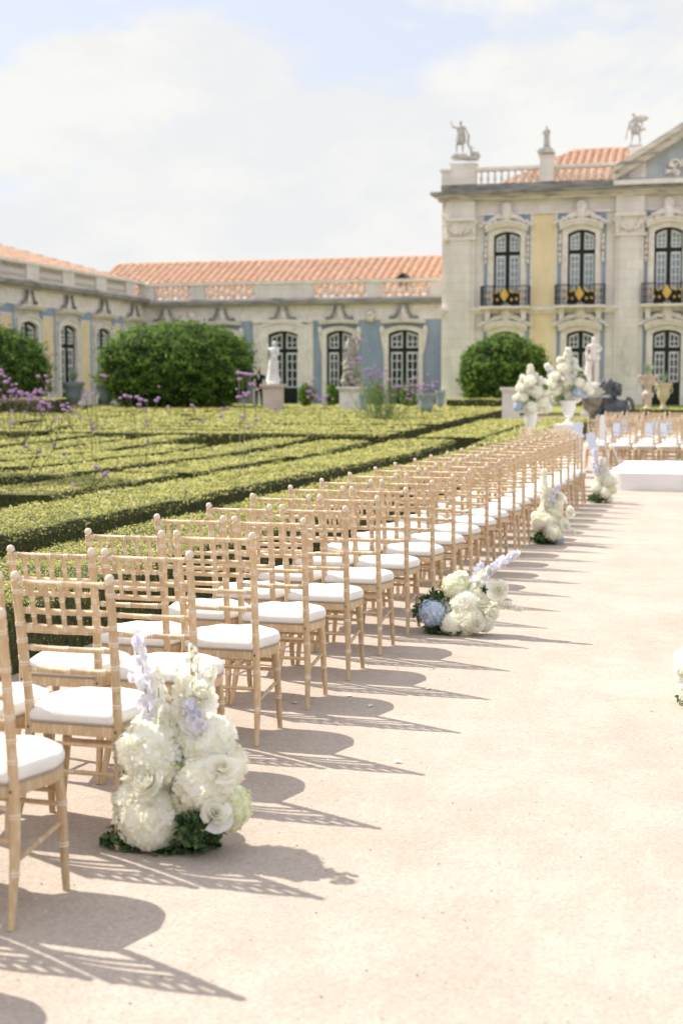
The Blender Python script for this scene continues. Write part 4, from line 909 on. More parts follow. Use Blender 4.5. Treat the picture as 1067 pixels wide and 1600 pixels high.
def agave(x, y, z, h, label, n=14):
    o = thing('agave_plant', label, 'plant', (x, y, z-.02)); b = MB(); q = random.Random(label)
    for k in range(n):
        a = k*2.4; e = q.uniform(.15, .75); L_ = h*q.uniform(.8, 1.05); d = Vector((math.cos(a)*e, math.sin(a)*e, 1)).normalized(); t = d.cross((0, 0, 1)).normalized(); w_ = h*.07
        p = [Vector((0, 0, 0)), d*L_*.4, d*L_*.75+Vector((0, 0, -.02)), d*L_+Vector((math.cos(a)*.05*h, math.sin(a)*.05*h, -.05*h))]
        b.add([p[0]-t*w_*.6, p[0]+t*w_*.6, p[1]+t*w_, p[1]-t*w_, p[2]+t*w_*.6, p[2]-t*w_*.6, p[3], p[1]+Vector((0, 0, -w_*.6))], [(0, 1, 2, 3), (3, 2, 4, 5), (5, 4, 6), (0, 3, 7), (1, 7, 2), (3, 5, 7), (2, 7, 4)])
    b.build('leaves', [AGAVE], o)
x, z, r = garden_urn(115, 597, 645, 38, 50, URNST, 'wide grey urn on the left, nearer the yellow wall panel'); agave(x, 50, z, .62, 'spiky agave in the left urn')
garden_urn(165, 599, 645, 34, 50, URNST, 'grey urn half hidden by the wide topiary')
garden_urn(666, 614, 656, 32, 45, URNST, 'wide bluish urn on the hedges, left of the bluish pair')
garden_urn(688, 610, 645, 16, 49, URNST, 'slim bluish urn just right of the wide bluish one')
garden_urn(567, 614, 652, 16, 46, URNST, 'bluish urn beside the dark statue pedestal')
x, z, r = garden_urn(1012, 586, 640, 30, 52, BUFFU, 'tall buff urn on a stand with an agave, before the right palace door', True); agave(x, 52, z, .58, 'agave in the tall buff urn')
x, z, r = garden_urn(1036, 598, 630, 26, 57, BUFFU, 'lower buff urn with an agave at the right palace door'); agave(x, 57, z, .5, 'agave in the lower buff urn at the door')
def basin():
    Y = 44; x, z = W(928, 616, Y); g = gz(Y); s = 2222/Y; h = z-g; o = thing('stone_basin', 'dark stone basin behind the tall bouquet, with a square rim', 'fountain', (x, Y, g))
    b = MB(); b.lathe([(.35, 0), (.35, .1*h), (.16, .2*h), (.16, .4*h), (.30, .55*h), (.40, .85*h), (.46, .9*h)], n=20, flute=.05, nf=10); b.build('bowl', [OLDST], o, True)
    b = MB(); b.box(-.54, .5, -.45, .45, .9*h, h*.98); b.build('rim', [URNST], o)
    b = MB(); b.box(-.30, .34, -.25, .25, h*.98, h+.2); b.build('block', [BUFFU], o)
    x, _ = W(957, 640, Y); o = thing('lead_sculpture', 'dark lead sculpture of a crouching sphinx-like beast beside the basin', 'sculpture', (x, Y, g)); k = .92; o.scale = (1.2, 1.2, 1.25)
    b = MB()
    b.blob((0, 0, .38), (.42, .26, .30), 0, 8, .25, 1).blob((.16, -.05, .25), (.28, .25, .26), 0, 8, .3, 2); b.build('haunches', [LEAD], o, 'all')
    b = MB(); b.blob((-.14, -.05, .70), (.20, .20, .28), 0, 8, .3, 3).blob((-.12, -.08, .98), (.15, .15, .16), 0, 8, .35, 4).blob((.10, -.02, .90), (.13, .12, .13), 0, 7, .5, 5); b.build('upper_body', [LEAD], o, 'all')
    b = MB()
    for i in range(9): a = i*.7; b.blob((-.12+.2*math.cos(a), -.05+.08*math.sin(a*2), .90+.20*math.sin(a)), .07, 0, 5, .5, i)
    b.build('mane', [LEAD], o, 'all')
    b = MB()
    for sx in (-.28, -.02): b.tube([(sx, -.1, .6), (sx-.08, -.2, .3), (sx-.1, -.24, .05), (sx-.1, -.34, .03)], [.10, .075, .06, .05], 7)
    b.build('forelegs', [LEAD], o, 'all')
    b = MB(); b.tube(smooth_path([(.3, .05, .25), (.5, .05, .35), (.46, .05, .62), (.33, .05, .70)]), [.05]*15+[.04], 6); b.build('tail', [LEAD], o, True)
    MB().box(-.5, .5, -.35, .35, -.02, .12).build('base', [OLDST], o)
basin()

# ------------------------------------------------------------------ man in a dark suit
def man():
    Y = 56; x, _ = W(405, 600, Y); g = gz(Y); o = thing('person', 'man in a black suit and white shirt standing behind the pink pedestal', 'person', (x, Y, g), .2); h = 1.80
    body(o, h, SUIT, {'elL': (-.17,0,.64), 'wrL': (-.13,-.08,.54), 'haL': (-.07,-.12,.52), 'elR': (.17,0,.64), 'wrR': (.13,-.08,.54), 'haR': (.07,-.12,.52)}, z0=0)
    # head, face, hair and hands
    b = MB(); b.blob((0, -.02, .932*h), (.078, .095, .115), 0, 10, .02); b.blob((0, -.118, .925*h), (.014, .02, .022), 0, 5, 0)
    for sd in (-1, 1): b.blob((sd*.08, -.01, .93*h), (.012, .02, .03), 0, 5, 0)
    b.tube([(0, 0, .84*h), (0, -.01, .89*h)], [.058, .052], 10); hd = b.build('head', [SKIN], o, 'all')
    b = MB(); b.blob((0, .005, .952*h), (.084, .098, .095), 0, 10, .04); b.build('hair', [HAIR], hd, 'all')
    b = MB()
    for sd in (-1, 1): b.blob((sd*.03, -.108, .94*h), (.011, .006, .006), 0, 5, 0)
    b.build('eyes', [HAIR], hd, 'all')
    b = MB(); b.prism([(-.05, .83*h), (0, .70*h), (.05, .83*h)], -.158, -.140); b.build('shirt_front', [SHIRT], o)
    for sd in (-1, 1):
        b = MB(); b.blob((sd*.09, -.235, .512*h), (.045, .03, .035), 0, 6, .1)
        for k in range(4): b.tube([(sd*(.07-.012*k), -.255, .515*h-.012*k), (sd*(.03-.008*k), -.275, .512*h-.014*k), (sd*(.0), -.265, .505*h-.014*k)], [.010, .009, .008], 6)
        b.tube([(sd*.09, -.25, .53*h), (sd*.06, -.27, .54*h), (sd*.035, -.275, .538*h)], [.011, .010, .009], 6); b.build('hand', [SKIN], o, 'all')
man()

# ------------------------------------------------------------------ palace pieces (local: x along the wall, y into the wall, z up)
def arc(a, b, zc, rise, n=10, rev=False):      # points from (a, zc-rise) over (mid, zc) to (b, zc-rise)
    P = []
    for i in range(n+1):
        t = i/n*2-1; P.append(((a+b)/2+t*(b-a)/2, zc-rise*t*t))
    return P[::-1] if rev else P
def wall(mb, u0, u1, z0, z1, y0, y1, cols, m=0):
    """a wall with real arched openings; cols = [(a, b, [(za, zb, rise), ...])] in order"""
    u = u0
    for a, b, ops in cols:
        if a-u > 1e-4: mb.box(u, a, y0, y1, z0, z1, m)
        z = z0
        for k, (za, zb, rise) in enumerate(ops):
            if za-z > 1e-3: mb.box(a, b, y0, y1, z, za, m)
            top = ops[k+1][0]-.05 if k+1 < len(ops) else z1
            mb.prism(arc(a, b, zb, rise)+[(b, top), (a, top)], y0, y1, m); z = top
        if z < z1-1e-3: mb.box(a, b, y0, y1, z, z1, m)
        u = b
    if u1-u > 1e-4: mb.box(u, u1, y0, y1, z0, z1, m)
def window(root, a, b, za, zb, rise, yd, tz, rows_lo, rows_hi, glass, cols=2, kick=.0):
    """dark frame with white glazed sashes either side of a mullion; tz = transom height, kick = solid panel height"""
    fr = MB(); t = .07; mid = (a+b)/2
    inner = [(a+t, za)]+arc(a+t, b-t, zb-t, rise)+[(b-t, za)]; outer = [(a, za)]+arc(a, b, zb, rise)+[(b, za)]
    fr.frame(inner, outer, yd, yd+.12, closed=False)
    fr.box(mid-.09, mid+.09, yd-.02, yd+.10, za, zb-t); fr.box(a+t, mid-.09, yd-.01, yd+.11, tz-.09, tz+.09); fr.box(mid+.09, b-t, yd-.01, yd+.11, tz-.09, tz+.09)
    if kick: fr.box(a+t, mid-.09, yd+.03, yd+.09, za, za+kick); fr.box(mid+.09, b-t, yd+.03, yd+.09, za, za+kick)
    f = fr.build('window', [DARKF], root)
    for (l, r_) in ((a+t+.02, mid-.10), (mid+.10, b-t-.02)):
        for (lo, hi, nr, top) in ((za+kick+.02, tz-.10, rows_lo, False), (tz+.10, zb-t-.02, rows_hi, True)):
            s = MB(); q = .055
            def ztop(u): 
                tt = (u-mid)/((b-a)/2-t); return zb-t-.03-rise*tt*tt
            zl, zr = (ztop(l), ztop(r_)) if top else (hi, hi)
            zm = min(zl, zr) if top else hi
            s.prism([(l, lo), (l+q, lo), (l+q, zl), (l, zl)], yd+.02, yd+.07); s.prism([(r_-q, lo), (r_, lo), (r_, zr), (r_-q, zr)], yd+.02, yd+.07)
            s.box(l+q, r_-q, yd+.02, yd+.07, lo, lo+q)
            zA, zB = (ztop(l+q), ztop(r_-q)) if top else (hi, hi)
            s.prism([(l+q, zA-q*1.6), (r_-q, zB-q*1.6), (r_-q, zB), (l+q, zA)], yd+.02, yd+.07)
            for c in range(1, cols): u = l+(r_-l)*c/cols; s.box(u-.02, u+.02, yd+.03, yd+.06, lo+q, (ztop(u) if top else hi)-q)
            for c in range(1, nr): zz = lo+(zm-lo)*c/nr; s.box(l+q, r_-q, yd+.031, yd+.059, zz-.02, zz+.02)
            s.build('sash', [WHITEF], f)
    p = MB(); p.prism([(a+t*.5, za)]+[(b-t*.5, za)]+arc(a+t*.5, b-t*.5, zb-t*.5, rise, rev=True), yd+.085, yd+.095); p.build('pane', [glass], f)
    return f
def surround(root, a, b, za, zb, rise, wd, proud, m=None, ears=False, name='window_surround'):
    s = MB(); inner = [(a, za)]+arc(a, b, zb, rise)+[(b, za)]; outer = [(a-wd, za)]+arc(a-wd, b+wd, zb+wd*1.05, rise*1.05)+[(b+wd, za)]
    s.frame(inner, outer, -proud, .0, closed=False)
    i2 = [(a-wd*.75, za)]+arc(a-wd*.75, b+wd*.75, zb+wd*.75, rise)+[(b+wd*.75, za)]; s.frame([(x, z) for x, z in i2], outer, -proud-.05, -proud-.001, closed=False)
    if ears:
        for sd, x in ((-1, a-wd), (1, b+wd)):
            P = [(x+sd*(.16+.10*math.cos(t))-sd*.05, zb+.03+.16*math.sin(t)) for t in np.linspace(0, 2*PI, 13)[:-1]]
            if sd < 0: P = P[::-1]
            s.prism(P, -proud-.04, 0)
            Q = [(x, zb), (x+sd*.22, zb-.05), (x+sd*.08, zb-.9), (x, zb-1.2)]
            if sd > 0: Q = Q[::-1]
            s.prism(Q[::-1], -proud*.7, -.001)
    return s.build(name, [m or STONE2], root)
def hood(root, a, b, z, rise, wd=.12, name='window_hood'):
    """curved moulded hood over a window"""
    s = MB(); lo = arc(a, b, z, rise); hi = [(x, zz+wd) for x, zz in lo]; s.frame(lo, hi, -.30, 0, closed=False)
    lo2 = [(x, zz+wd) for x, zz in lo]; hi2 = [(x*1.0+((x-(a+b)/2)*.03), zz+wd*.6) for x, zz in lo2]; s.frame(lo2, hi2, -.38, 0, closed=False)
    return s.build(name, [STONE2], root)
def shell(root, x, z, w_, h, seed=0, name='shell_ornament'):
    """rocaille crest: fan of lobes on a body with scrolls trailing to both sides"""
    s = MB(); q = random.Random(seed)
    s.blob((x, -.20, z+h*.36), (w_*.11, .16, h*.34), 0, 7, .25, seed)
    for k in range(7):
        a = PI*(k/6); s.tube([(x, -.18, z+h*.55), (x+math.cos(a)*w_*.10, -.24, z+h*.62+math.sin(a)*h*.30)], [.03, .075], 6)
    s.blob((x, -.26, z+h*.60), (w_*.05, .07, h*.12), 0, 6, .2, seed+1)
    for sd in (-1, 1):
        P = smooth_path([(x+sd*w_*.08, -.20, z+h*.22), (x+sd*w_*.20, -.26, z+h*.28), (x+sd*w_*.32, -.26, z+h*.08), (x+sd*w_*.44, -.24, z-h*.02), (x+sd*w_*.50, -.22, z-h*.18)], 4)
        s.tube(P, [.09-.05*i/len(P) for i in range(len(P))], 6)
        for k in range(8):
            t = k/7; px_ = x+sd*w_*(.12+.38*t); pz = z+h*(.30-.40*t)
            s.blob((px_, -.24, pz+q.uniform(-.05, .05)), (.10, .09, .11-.03*t), 0, 5, .4, seed+k+sd*10)
        C = [(x+sd*(w_*.22+.10*math.cos(t)*(1-t/9)), -.30, z+h*.16+.10*math.sin(t)*(1-t/9)) for t in np.linspace(0, 7, 14)]
        s.tube(C, .032, 5)
    return s.build(name, [STONE2], root, 'all')
def balusters(root, a, b, z0, z1, y=.0, pitch=.29, r=.085, name='baluster'):
    n = max(2, int((b-a)/pitch)); h = z1-z0
    prof = [(.8, 0), (.8, .06), (.45, .10), (.40, .16), (.85, .30), (1., .40), (.75, .55), (.42, .72), (.38, .82), (.6, .88), (.8, .93), (.8, 1)]
    me = MB().lathe([(p*r, c*h) for p, c in prof], n=10).mesh(name, [STONE2], True)
    for i in range(n): link(name, me, root, (a+(i+.5)*(b-a)/n, y, z0))
def tile_roof(root, u0, u1, ye, ze, yr, zr, hipL=0, hipR=0, pitch=.33, name='roof'):
    """corrugated tile slope; eave at (ye, ze), ridge at (yr, zr); hips shorten the ridge"""
    nu = int((u1-u0)/pitch)*6; nv = max(6, int(math.hypot(yr-ye, zr-ze)/.33)); V = []; F = []
    Ln = math.hypot(yr-ye, zr-ze); ny, nz_ = -(zr-ze)/Ln, (yr-ye)/Ln
    rows_ = []
    for j in range(nv):
        rows_ += [(j/nv, .05), ((j+1)/nv-1e-4, .0)]
    for t, off in rows_:
        for i in range(nu+1):
            u = u0+(u1-u0)*i/nu; cl = u0+hipL*t; cr = u1-hipR*t; u_ = min(max(u, cl), cr)
            hgt = .12*abs(math.cos(PI*i/6))**.8+off+.012*noise.noise(Vector((round(i/6)*3.3, t*9, 1)))
            V.append((u_, ye+(yr-ye)*t+ny*hgt, ze+(zr-ze)*t+nz_*hgt))
    for j in range(len(rows_)-1):
        for i in range(nu): F.append((j*(nu+1)+i, j*(nu+1)+i+1, (j+1)*(nu+1)+i+1, (j+1)*(nu+1)+i))
    b = MB(); b.add(V, F); r = b.build(name, [TILE], root)
    c = MB(); c.tube([(u0+hipL, yr, zr+.04), (u1-hipR, yr, zr+.04)], .13, 8)
    if hipL: c.tube([(u0, ye, ze+.06), (u0+hipL, yr, zr+.05)], .11, 8)
    c.build('ridge_tiles', [TILE], r, True)
    return r

# ------------------------------------------------------------------ main palace block
def main_block():
    Y0 = 64.; g = gz(64)-.02
    fx = lambda px, py=430: W(px, py, Y0)[0]
    fz = lambda py, px=860: W(px, py, Y0)[1]
    o = thing('palace_building', 'tall palace block with yellow and blue panels, balconies and red tiled roof on the right', 'palace', (0, Y0, 0))
    uL = fx(690); uR = fx(1330)
    z_corn = fz(303); z_fr = fz(331); z_str = fz(484); z_pl = fz(608)
    wins = [791.5, 907.5, 1043, 1168, 1290]; half = (fx(812.5)-fx(770.5))/2
    cols = []; U = []
    for k, c in enumerate(wins):
        u = fx(c); U.append(u); lo = (g+.02, fz(517), .16); up = (fz(478), fz(360), .18)
        cols.append((u-half, u+half, [lo, up]))
    b = MB(); wall(b, uL, uR, g, z_corn-.001, 0, .45, cols); b.build('wall', [STONE], o)
    MB().box(uL+.05, uR-.05, .9, 12, g, z_corn-.3).build('inner_mass', [GLASSD], o)
    MB().box(uL, uL+.4, .45, 14, g, z_corn-.001).build('side_wall', [STONE], o)
    # plinth between the doors
    b = MB(); u = uL-.05
    for uu in U: b.box(u, uu-half-.32, -.10, -.001, g, z_pl); u = uu+half+.32
    b.box(u, uR, -.10, -.001, g, z_pl); b.build('plinth', [STONE], o)
    # blue fields beside each window, yellow panels between
    for k, u in enumerate(U):
        l, r_ = u-fx(791)+fx(755), u-fx(791)+fx(828)
        for za, zb in ((z_pl+.02, fz(490)), (fz(480), fz(334))):
            b = MB(); b.box(l, u-half-.30, -.018, 0, za, zb); b.box(u+half+.30, r_, -.018, 0, za, zb)
            b.box(u-half-.30, u+half+.30, -.0182, 0, (fz(517) if zb < z_str else fz(360))+.02, zb); b.build('blue_panel', [BLUE], o)
    for l, r_ in ((fx(831), fx(866)),):
        for za, zb in ((z_pl+.02, fz(490)), (fz(478), fz(334))):
            MB().box(l, r_, -.016, 0, za, zb).build('yellow_panel', [YELLOW], o)
            b = MB(); b.box(l-.09, l, -.05, 0, za-.0, zb); b.box(r_, r_+.09, -.05, 0, za, zb); b.box(l-.09, r_+.09, -.052, 0, zb, zb+.08); b.build('panel_border', [STONE2], o)
    # pilasters
    for a, c in ((697, 742), (961, 1005), (1208, 1252)):
        for e0, e1, y in ((a, c, -.16), (a+6, c-6, -.24)):
            MB().box(fx(e0), fx(e1), y, (-.001 if y > -.2 else -.161), z_pl+.05, fz(372)).build('pilaster', [STONE], o)
        b = MB(); x0, x1 = fx(a-2), fx(c+3); b.box(x0, x1, -.30, 0, fz(372), fz(369)); b.box(x0, x1, -.34, 0, fz(342), fz(337)); b.box(fx(a+1), fx(c-1), -.20, 0, fz(369), fz(342)); 
        for sd in (-1, 1):
            cx = (x0+x1)/2+sd*(x1-x0)*.42; C = [(cx+.15*math.cos(t)*(1-t/10), -.28, fz(347)+.15*math.sin(t)*(1-t/10)) for t in np.linspace(0, 8, 16)]; b.tube(C, .045, 5)
            for i in range(5): b.blob((cx-sd*.02, -.22, fz(347)-.12-.13*i), (.09, .08, .09), 0, 5, .4, i)
        P = [((x0+x1)/2+(x1-x0)*.34*math.cos(t), -.26, fz(352)-.28*math.sin(t)) for t in np.linspace(0, PI, 10)]; b.tube(P, .05, 6)
        for i in range(7): t = PI*i/6; b.blob(((x0+x1)/2+(x1-x0)*.3*math.cos(t), -.26, fz(354)-.26*math.sin(t)), .085, 0, 5, .5, i)
        b.build('capital', [STONE2], o, True)
        MB().box(fx(a-2), fx(c+2), -.22, -.101, g, z_pl+.05).build('pilaster_base', [STONE], o)
        MB().box(fx(a), fx(c), -.25, -.001, fz(337)+.0, fz(304)).build('frieze_block', [STONE], o)
    # string course, entablature
    b = MB()
    u = uL-.02; b.box(u, uR, -.22, -.001, fz(484), fz(479)); b.box(u, uR, -.13, -.001, fz(489), fz(484)); b.build('string_course', [STONE2], o)
    b = MB(); b.box(uL-.02, uR, -.08, -.001, fz(334)+.0, fz(330)); b.build('architrave', [STONE2], o)
    b = MB(); b.box(uL-.12, uR, -.32, 0, fz(311), fz(305)); b.box(uL-.25, uR, -.50, .3, fz(305), fz(301)); b.build('cornice', [BAND], o)
    b = MB(); b.box(uL-.42, uR, -.66, .4, fz(301), fz(296.5)); b.build('cornice_top', [GRIME], o)
    # balustrade
    zb0 = fz(296.5); zr0 = fz(263); zr1 = fz(258)
    yb = .05
    b = MB(); b.box(uL-.02, fx(1040), yb-.22, yb+.3, zb0, fz(284)); b.build('balustrade_base', [GRIME], o)
    b = MB(); b.box(uL-.08, fx(965), yb-.20, yb+.24, zr0, zr1); b.build('balustrade_rail', [STONE2], o)
    for a, c, top in ((690, 704, 259), (704, 742, 250), (842, 863, 243), (960, 980, 259), (980, 1006, 237)):
        b = MB(); b.box(fx(a), fx(c), yb-.24-(.04 if a in (704, 842, 980) else 0), yb+.30, fz(284), fz(top+3)); b.box(fx(a-2), fx(c+2), yb-.30, yb+.35, fz(top+3), fz(top)); b.build('balustrade_pier', [STONE], o)
    b = MB(); b.box(fx(1006), fx(1045), yb-.2, yb+.2, fz(284), fz(250)); b.build('balustrade_pier', [STONE], o)
    for a, c in ((745, 840), (865, 958)): balusters(o, fx(a), fx(c), fz(284), zr0, yb)
    # roof, hipped at the left
    zt = W(950, 236, 70)[1]
    tile_roof(o, fx(735), fx(1330), .75, fz(302), 6.0, zt, hipL=fx(870)-fx(735), pitch=.36)
    # pediment
    P0 = (fx(958), fz(289)); slope = (290-222)/(1067-958); ap = fx(1168); rise = (ap-P0[0])*.60
    b = MB(); b.box(P0[0], uR, -.72, .1, fz(296.5)+.003, fz(289)); b.build('pediment_sill', [STONE2], o)
    b = MB(); b.prism([(P0[0]+.1, P0[1]), (2*ap-P0[0]-.1, P0[1]), (ap, P0[1]+rise+.15)], -.20, -.02); b.build('tympanum', [mat('pale grey blue stone', (.36, .40, .44), .9, (.50, .51, .50), 2)], o)
    b = MB()
    for k, (off, th, y) in enumerate(((0, .34, -.62), (.34, .26, -.80))):
        for sd in (-1, 1):
            x0 = ap+sd*(ap-P0[0]); Q = [(x0, P0[1]+off), (ap, P0[1]+rise+off), (ap, P0[1]+rise+off+th), (x0, P0[1]+off+th)]
            if sd > 0: Q = Q[::-1]
            b.prism(Q, y, .1+.002*k)
    b.build('raking_cornice', [BAND], o)
    b = MB()
    for i in range(26):
        t = i/25; b.blob((fx(1040)+t*3.4, -.26, P0[1]+.35+1.0*t+.25*math.sin(i*1.7)), (.16, .12, .13), 0, 5, .5, i)
    for i in range(4):
        cx = fx(1050)+i*.7; cz = P0[1]+.65+.22*i; b.tube([(cx+.26*math.cos(t)*(1-t/9), -.30, cz+.22*math.sin(t)*(1-t/9)) for t in np.linspace(0, 7, 16)], .06, 6)
    b.build('pediment_carving', [STONE2], o, 'all')
    # windows with their surrounds, hoods, crests and balconies
    for k, u in enumerate(U):
        a, c = u-half, u+half
        window(o, a, c, g+.03, fz(517), .16, .16, fz(547), 4, 2, GLASSD, 2, kick=1.0)
        window(o, a, c, fz(478), fz(360), .18, .16, fz(394), 5, 3, GLASSL, 2, kick=.62)
        surround(o, a, c, g+.02, fz(517), .16, .24, .12); surround(o, a, c, fz(477.5), fz(360), .18, .23, .12)
        for zt_ in (fz(517), fz(360)):
            hood(o, a-.34, c+.34, zt_+.235, .26, .15); shell(o, u, zt_+.36, 2*half+1.1, .98, k*7+int(zt_))
        for sd in (-1, 1):
            b = MB()
            for i in range(5): b.blob((u+sd*(half+.33), -.10, fz(360)-.3-.26*i), (.07, .08, .13), 0, 5, .3, i+k)
            b.build('side_scroll', [STONE2], o, 'all')
        # balcony
        bl = MB(); x0, x1 = u-half-.46, u+half+.46; zf = fz(479); bl.box(x0-.06, x1+.06, -.70, -.221, zf-.08, zf+.02)
        for sd in (-1, 1):
            xx = u+sd*(half+.20); bl.prism([(xx-.1, zf-.6), (xx+.1, zf-.6), (xx+.13, zf-.08), (xx-.13, zf-.08)], -.40, -.221)
        bal = bl.build('balcony', [STONE2], o)
        r = MB(); zt_ = zf+.88; yf = -.64
        r.box(x0, x1, yf-.02, yf+.02, zt_, zt_+.04); r.box(x0, x1, yf-.015, yf+.015, zf+.08, zf+.11)
        for sd in (x0, x1): r.box(sd-.02, sd+.02, yf+.02, -.001, zt_, zt_+.04); r.box(sd-.015, sd+.015, yf+.015, -.002, zf+.08, zf+.11)
        n = 16
        for i in range(n+1): x = x0+(x1-x0)*i/n; r.box(x-.012, x+.012, yf-.011, yf+.011, zf+.11, zt_)
        for i in range(4):
            for sd in (x0, x1): r.box(sd-.011, sd+.011, yf+.12+.13*i, yf+.144+.13*i, zf+.02, zt_)
        for i in range(8):
            cx = x0+(x1-x0)*(i+.5)/8
            for zz in (.30, .62): r.tube([(cx+.09*math.cos(t)*(1-t/10), yf, zf+zz+.09*math.sin(t)*(1-t/10)) for t in np.linspace(0, 7, 12)], .014, 4)
        r.build('railing', [IRON], bal)
        gd = MB(); gd.prism([(u, zf+.20), (u+.20, zf+.50), (u, zf+.84), (u-.20, zf+.50)], yf-.05, yf-.025)
        for sd in (-1, 1):
            for (dx, dz) in ((.32, .30), (.38, .62), (.55, .32), (.60, .62), (.26, .72), (.80, .45)):
                gd.blob((u+sd*dx*.98, yf-.03, zf+dz), (.05, .03, .06), 0, 5, .3)
        gd.build('gilding', [GOLD], bal)
        b = MB(); b.box(a+.02, c-.02, -.1, .02, zf+.02, zf+.62); b.build('dark_door_panel', [DARKF], bal)
main_block()

# ------------------------------------------------------------------ low wing facing the camera
def keystone_scroll(root, x, z0, z1, w_=.62, name='keystone_scroll'):
    b = MB(); h = z1-z0
    b.prism([(x-w_*.5, z0), (x+w_*.5, z0), (x+w_*.28, z0+h*.55), (x+w_*.22, z1), (x-w_*.22, z1), (x-w_*.28, z0+h*.55)], -.14, 0); nb = len(b.F)
    for sd in (-1, 1):
        b.tube(smooth_path([(x+sd*w_*1.1, -.12, z0+.02), (x+sd*w_*.8, -.16, z0+h*.12), (x+sd*w_*.45, -.18, z0+h*.5), (x+sd*w_*.30, -.18, z1-.05)], 4), .06, 6)
        b.tube([(x+sd*(w_*.95)+.10*math.cos(t)*(1-t/9), -.14, z0+.10+.10*math.sin(t)*(1-t/9)) for t in np.linspace(0, 7, 12)], .04, 5)
    for k in range(len(b.M)):
        if k >= nb: b.M[k] = 1
    return b.build(name, [STONE2, GRIME], root, 'all')
def low_wing():
    Y0 = 66.; g = gz(66)-.02; fx = lambda px, py=540: W(px, py, Y0)[0]; fz = lambda py, px=560: W(px, py, Y0)[1]
    o = thing('palace_wing', 'low blue grey palace wing with red tiled roof behind the statues', 'palace', (0, Y0, 0)); uL = fx(225)-.2; uR = fx(700)+1
    bays = [(262, 21), (348, 21), (443, 23.5), (531, 20.5), (631, 24)]
    cols = [(fx(c-hw), fx(c+hw), [(g+.02, fz(516), .18)]) for c, hw in bays]
    zc = fz(474); zf = fz(500)
    b = MB(); wall(b, uL, uR, g, zf, 0, .4, cols); b.build('wall', [BLUE], o)
    MB().box(uL, uR, .8, 7, g, zc-.1).build('inner_mass', [GLASSD], o)
    MB().box(uL, uR, -.03, .4, zf, zc).build('frieze', [STONE2], o)
    b = MB(); u = uL
    for c, hw in bays: b.box(u, fx(c-hw)-.5, -.08, -.001, g, g+.75); u = fx(c+hw)+.5
    b.box(u, uR, -.08, -.001, g, g+.75); b.build('plinth', [GRIME], o)
    MB().box(uL-.1, uR, -.38, .3, zc, fz(468)).build('cornice', [GRIME], o)
    MB().box(uL-.1, uR, -.16, .3, fz(477), zc).build('cornice_moulding', [BAND], o)
    z0, z1 = fz(468), fz(437)
    MB().box(uL, uR, -.12, .25, z0, fz(464)).build('balustrade_base', [BAND], o)
    MB().box(uL, uR, -.15, .25, fz(441.5), z1).build('balustrade_rail', [STONE2], o)
    op = [(243, 299), (321, 399), (490, 573), (597, 671)]; u = uL
    for a, c in op:
        MB().box(u, fx(a), -.10, .2, fz(464), fz(441.5)).build('balustrade_pier', [STONE], o); u = fx(c); balusters(o, fx(a), fx(c), fz(464), fz(441.5), .05, .27, .10)
    MB().box(u, uR, -.10, .2, fz(464), fz(441.5)).build('balustrade_pier', [STONE], o)
    tile_roof(o, uL-3.5, uR+1, .26, fz(465.5), 5.2, W(400, 409.5, 71.2)[1]-.05, pitch=.40)
    # skylight
    x = W(634, 428, 68.2)[0]; q = MB(); q.prism([(x-.3, fz(434)), (x+.3, fz(434)), (x+.05, fz(424))], 1.2, 2.4); q.build('roof_vent', [DARKF], o)
    for k, (c, hw) in enumerate(bays):
        a, e = fx(c-hw), fx(c+hw); door = (k == 2)
        window(o, a, e, g+.03, fz(516), .18, .14, fz(547), 4, 2, GLASSD, 2, kick=(.75))
        surround(o, a, e, g+.02, fz(516), .18, .19 if not door else .46, .14, None, not door)
        if door:
            MB().box(a-.75, e+.75, -.22, -.001, fz(503), fz(498)).build('portal_cornice', [STONE2], o)
            for sd in (-1, 1): xx = a-.6 if sd < 0 else e+.6; MB().box(xx-.15, xx+.15, -.10, -.001, g, fz(503)).build('portal_pilaster', [STONE2], o)
        else: hood(o, a-.30, e+.30, fz(505), .05, .10)
        keystone_scroll(o, (a+e)/2, fz(501), fz(477))
    for c in (302, 580): b = MB(); b.blob((fx(c), -.12, fz(494)), (.22, .12, .30), 0, 6, .4, c); b.blob((fx(c), -.22, fz(490)), (.12, .10, .12), 0, 6, .4, c); b.build('carved_mask', [STONE2], o, 'all')
    # low planting at the foot of the wall
low_wing()
for i, (px, w_) in enumerate([(478, 26), (518, 18), (590, 22), (640, 34)]):
    Y = 61; x = W(px, 630, Y)[0]; o = thing('low_shrub', f"low dark shrub at the foot of the blue wing, {ORD[i]} from the left", 'shrub', (x, Y, gz(Y)), 0, 'low shrubs at the palace wall')
    n = 1500; D = rng.normal(0, 1, (n, 3)); D /= np.linalg.norm(D, axis=1, keepdims=True); P = D*rng.uniform(.5, 1, n)[:, None]*np.array([w_/2*Y/2222, .4, .55])+np.array([0, 0, .5]); P[:, 2] = np.maximum(P[:, 2], .02)
    link('foliage', quads_mesh('foliage', leaf_quads(P, D, .12, .8), rng.random(n), BUSHL), o)

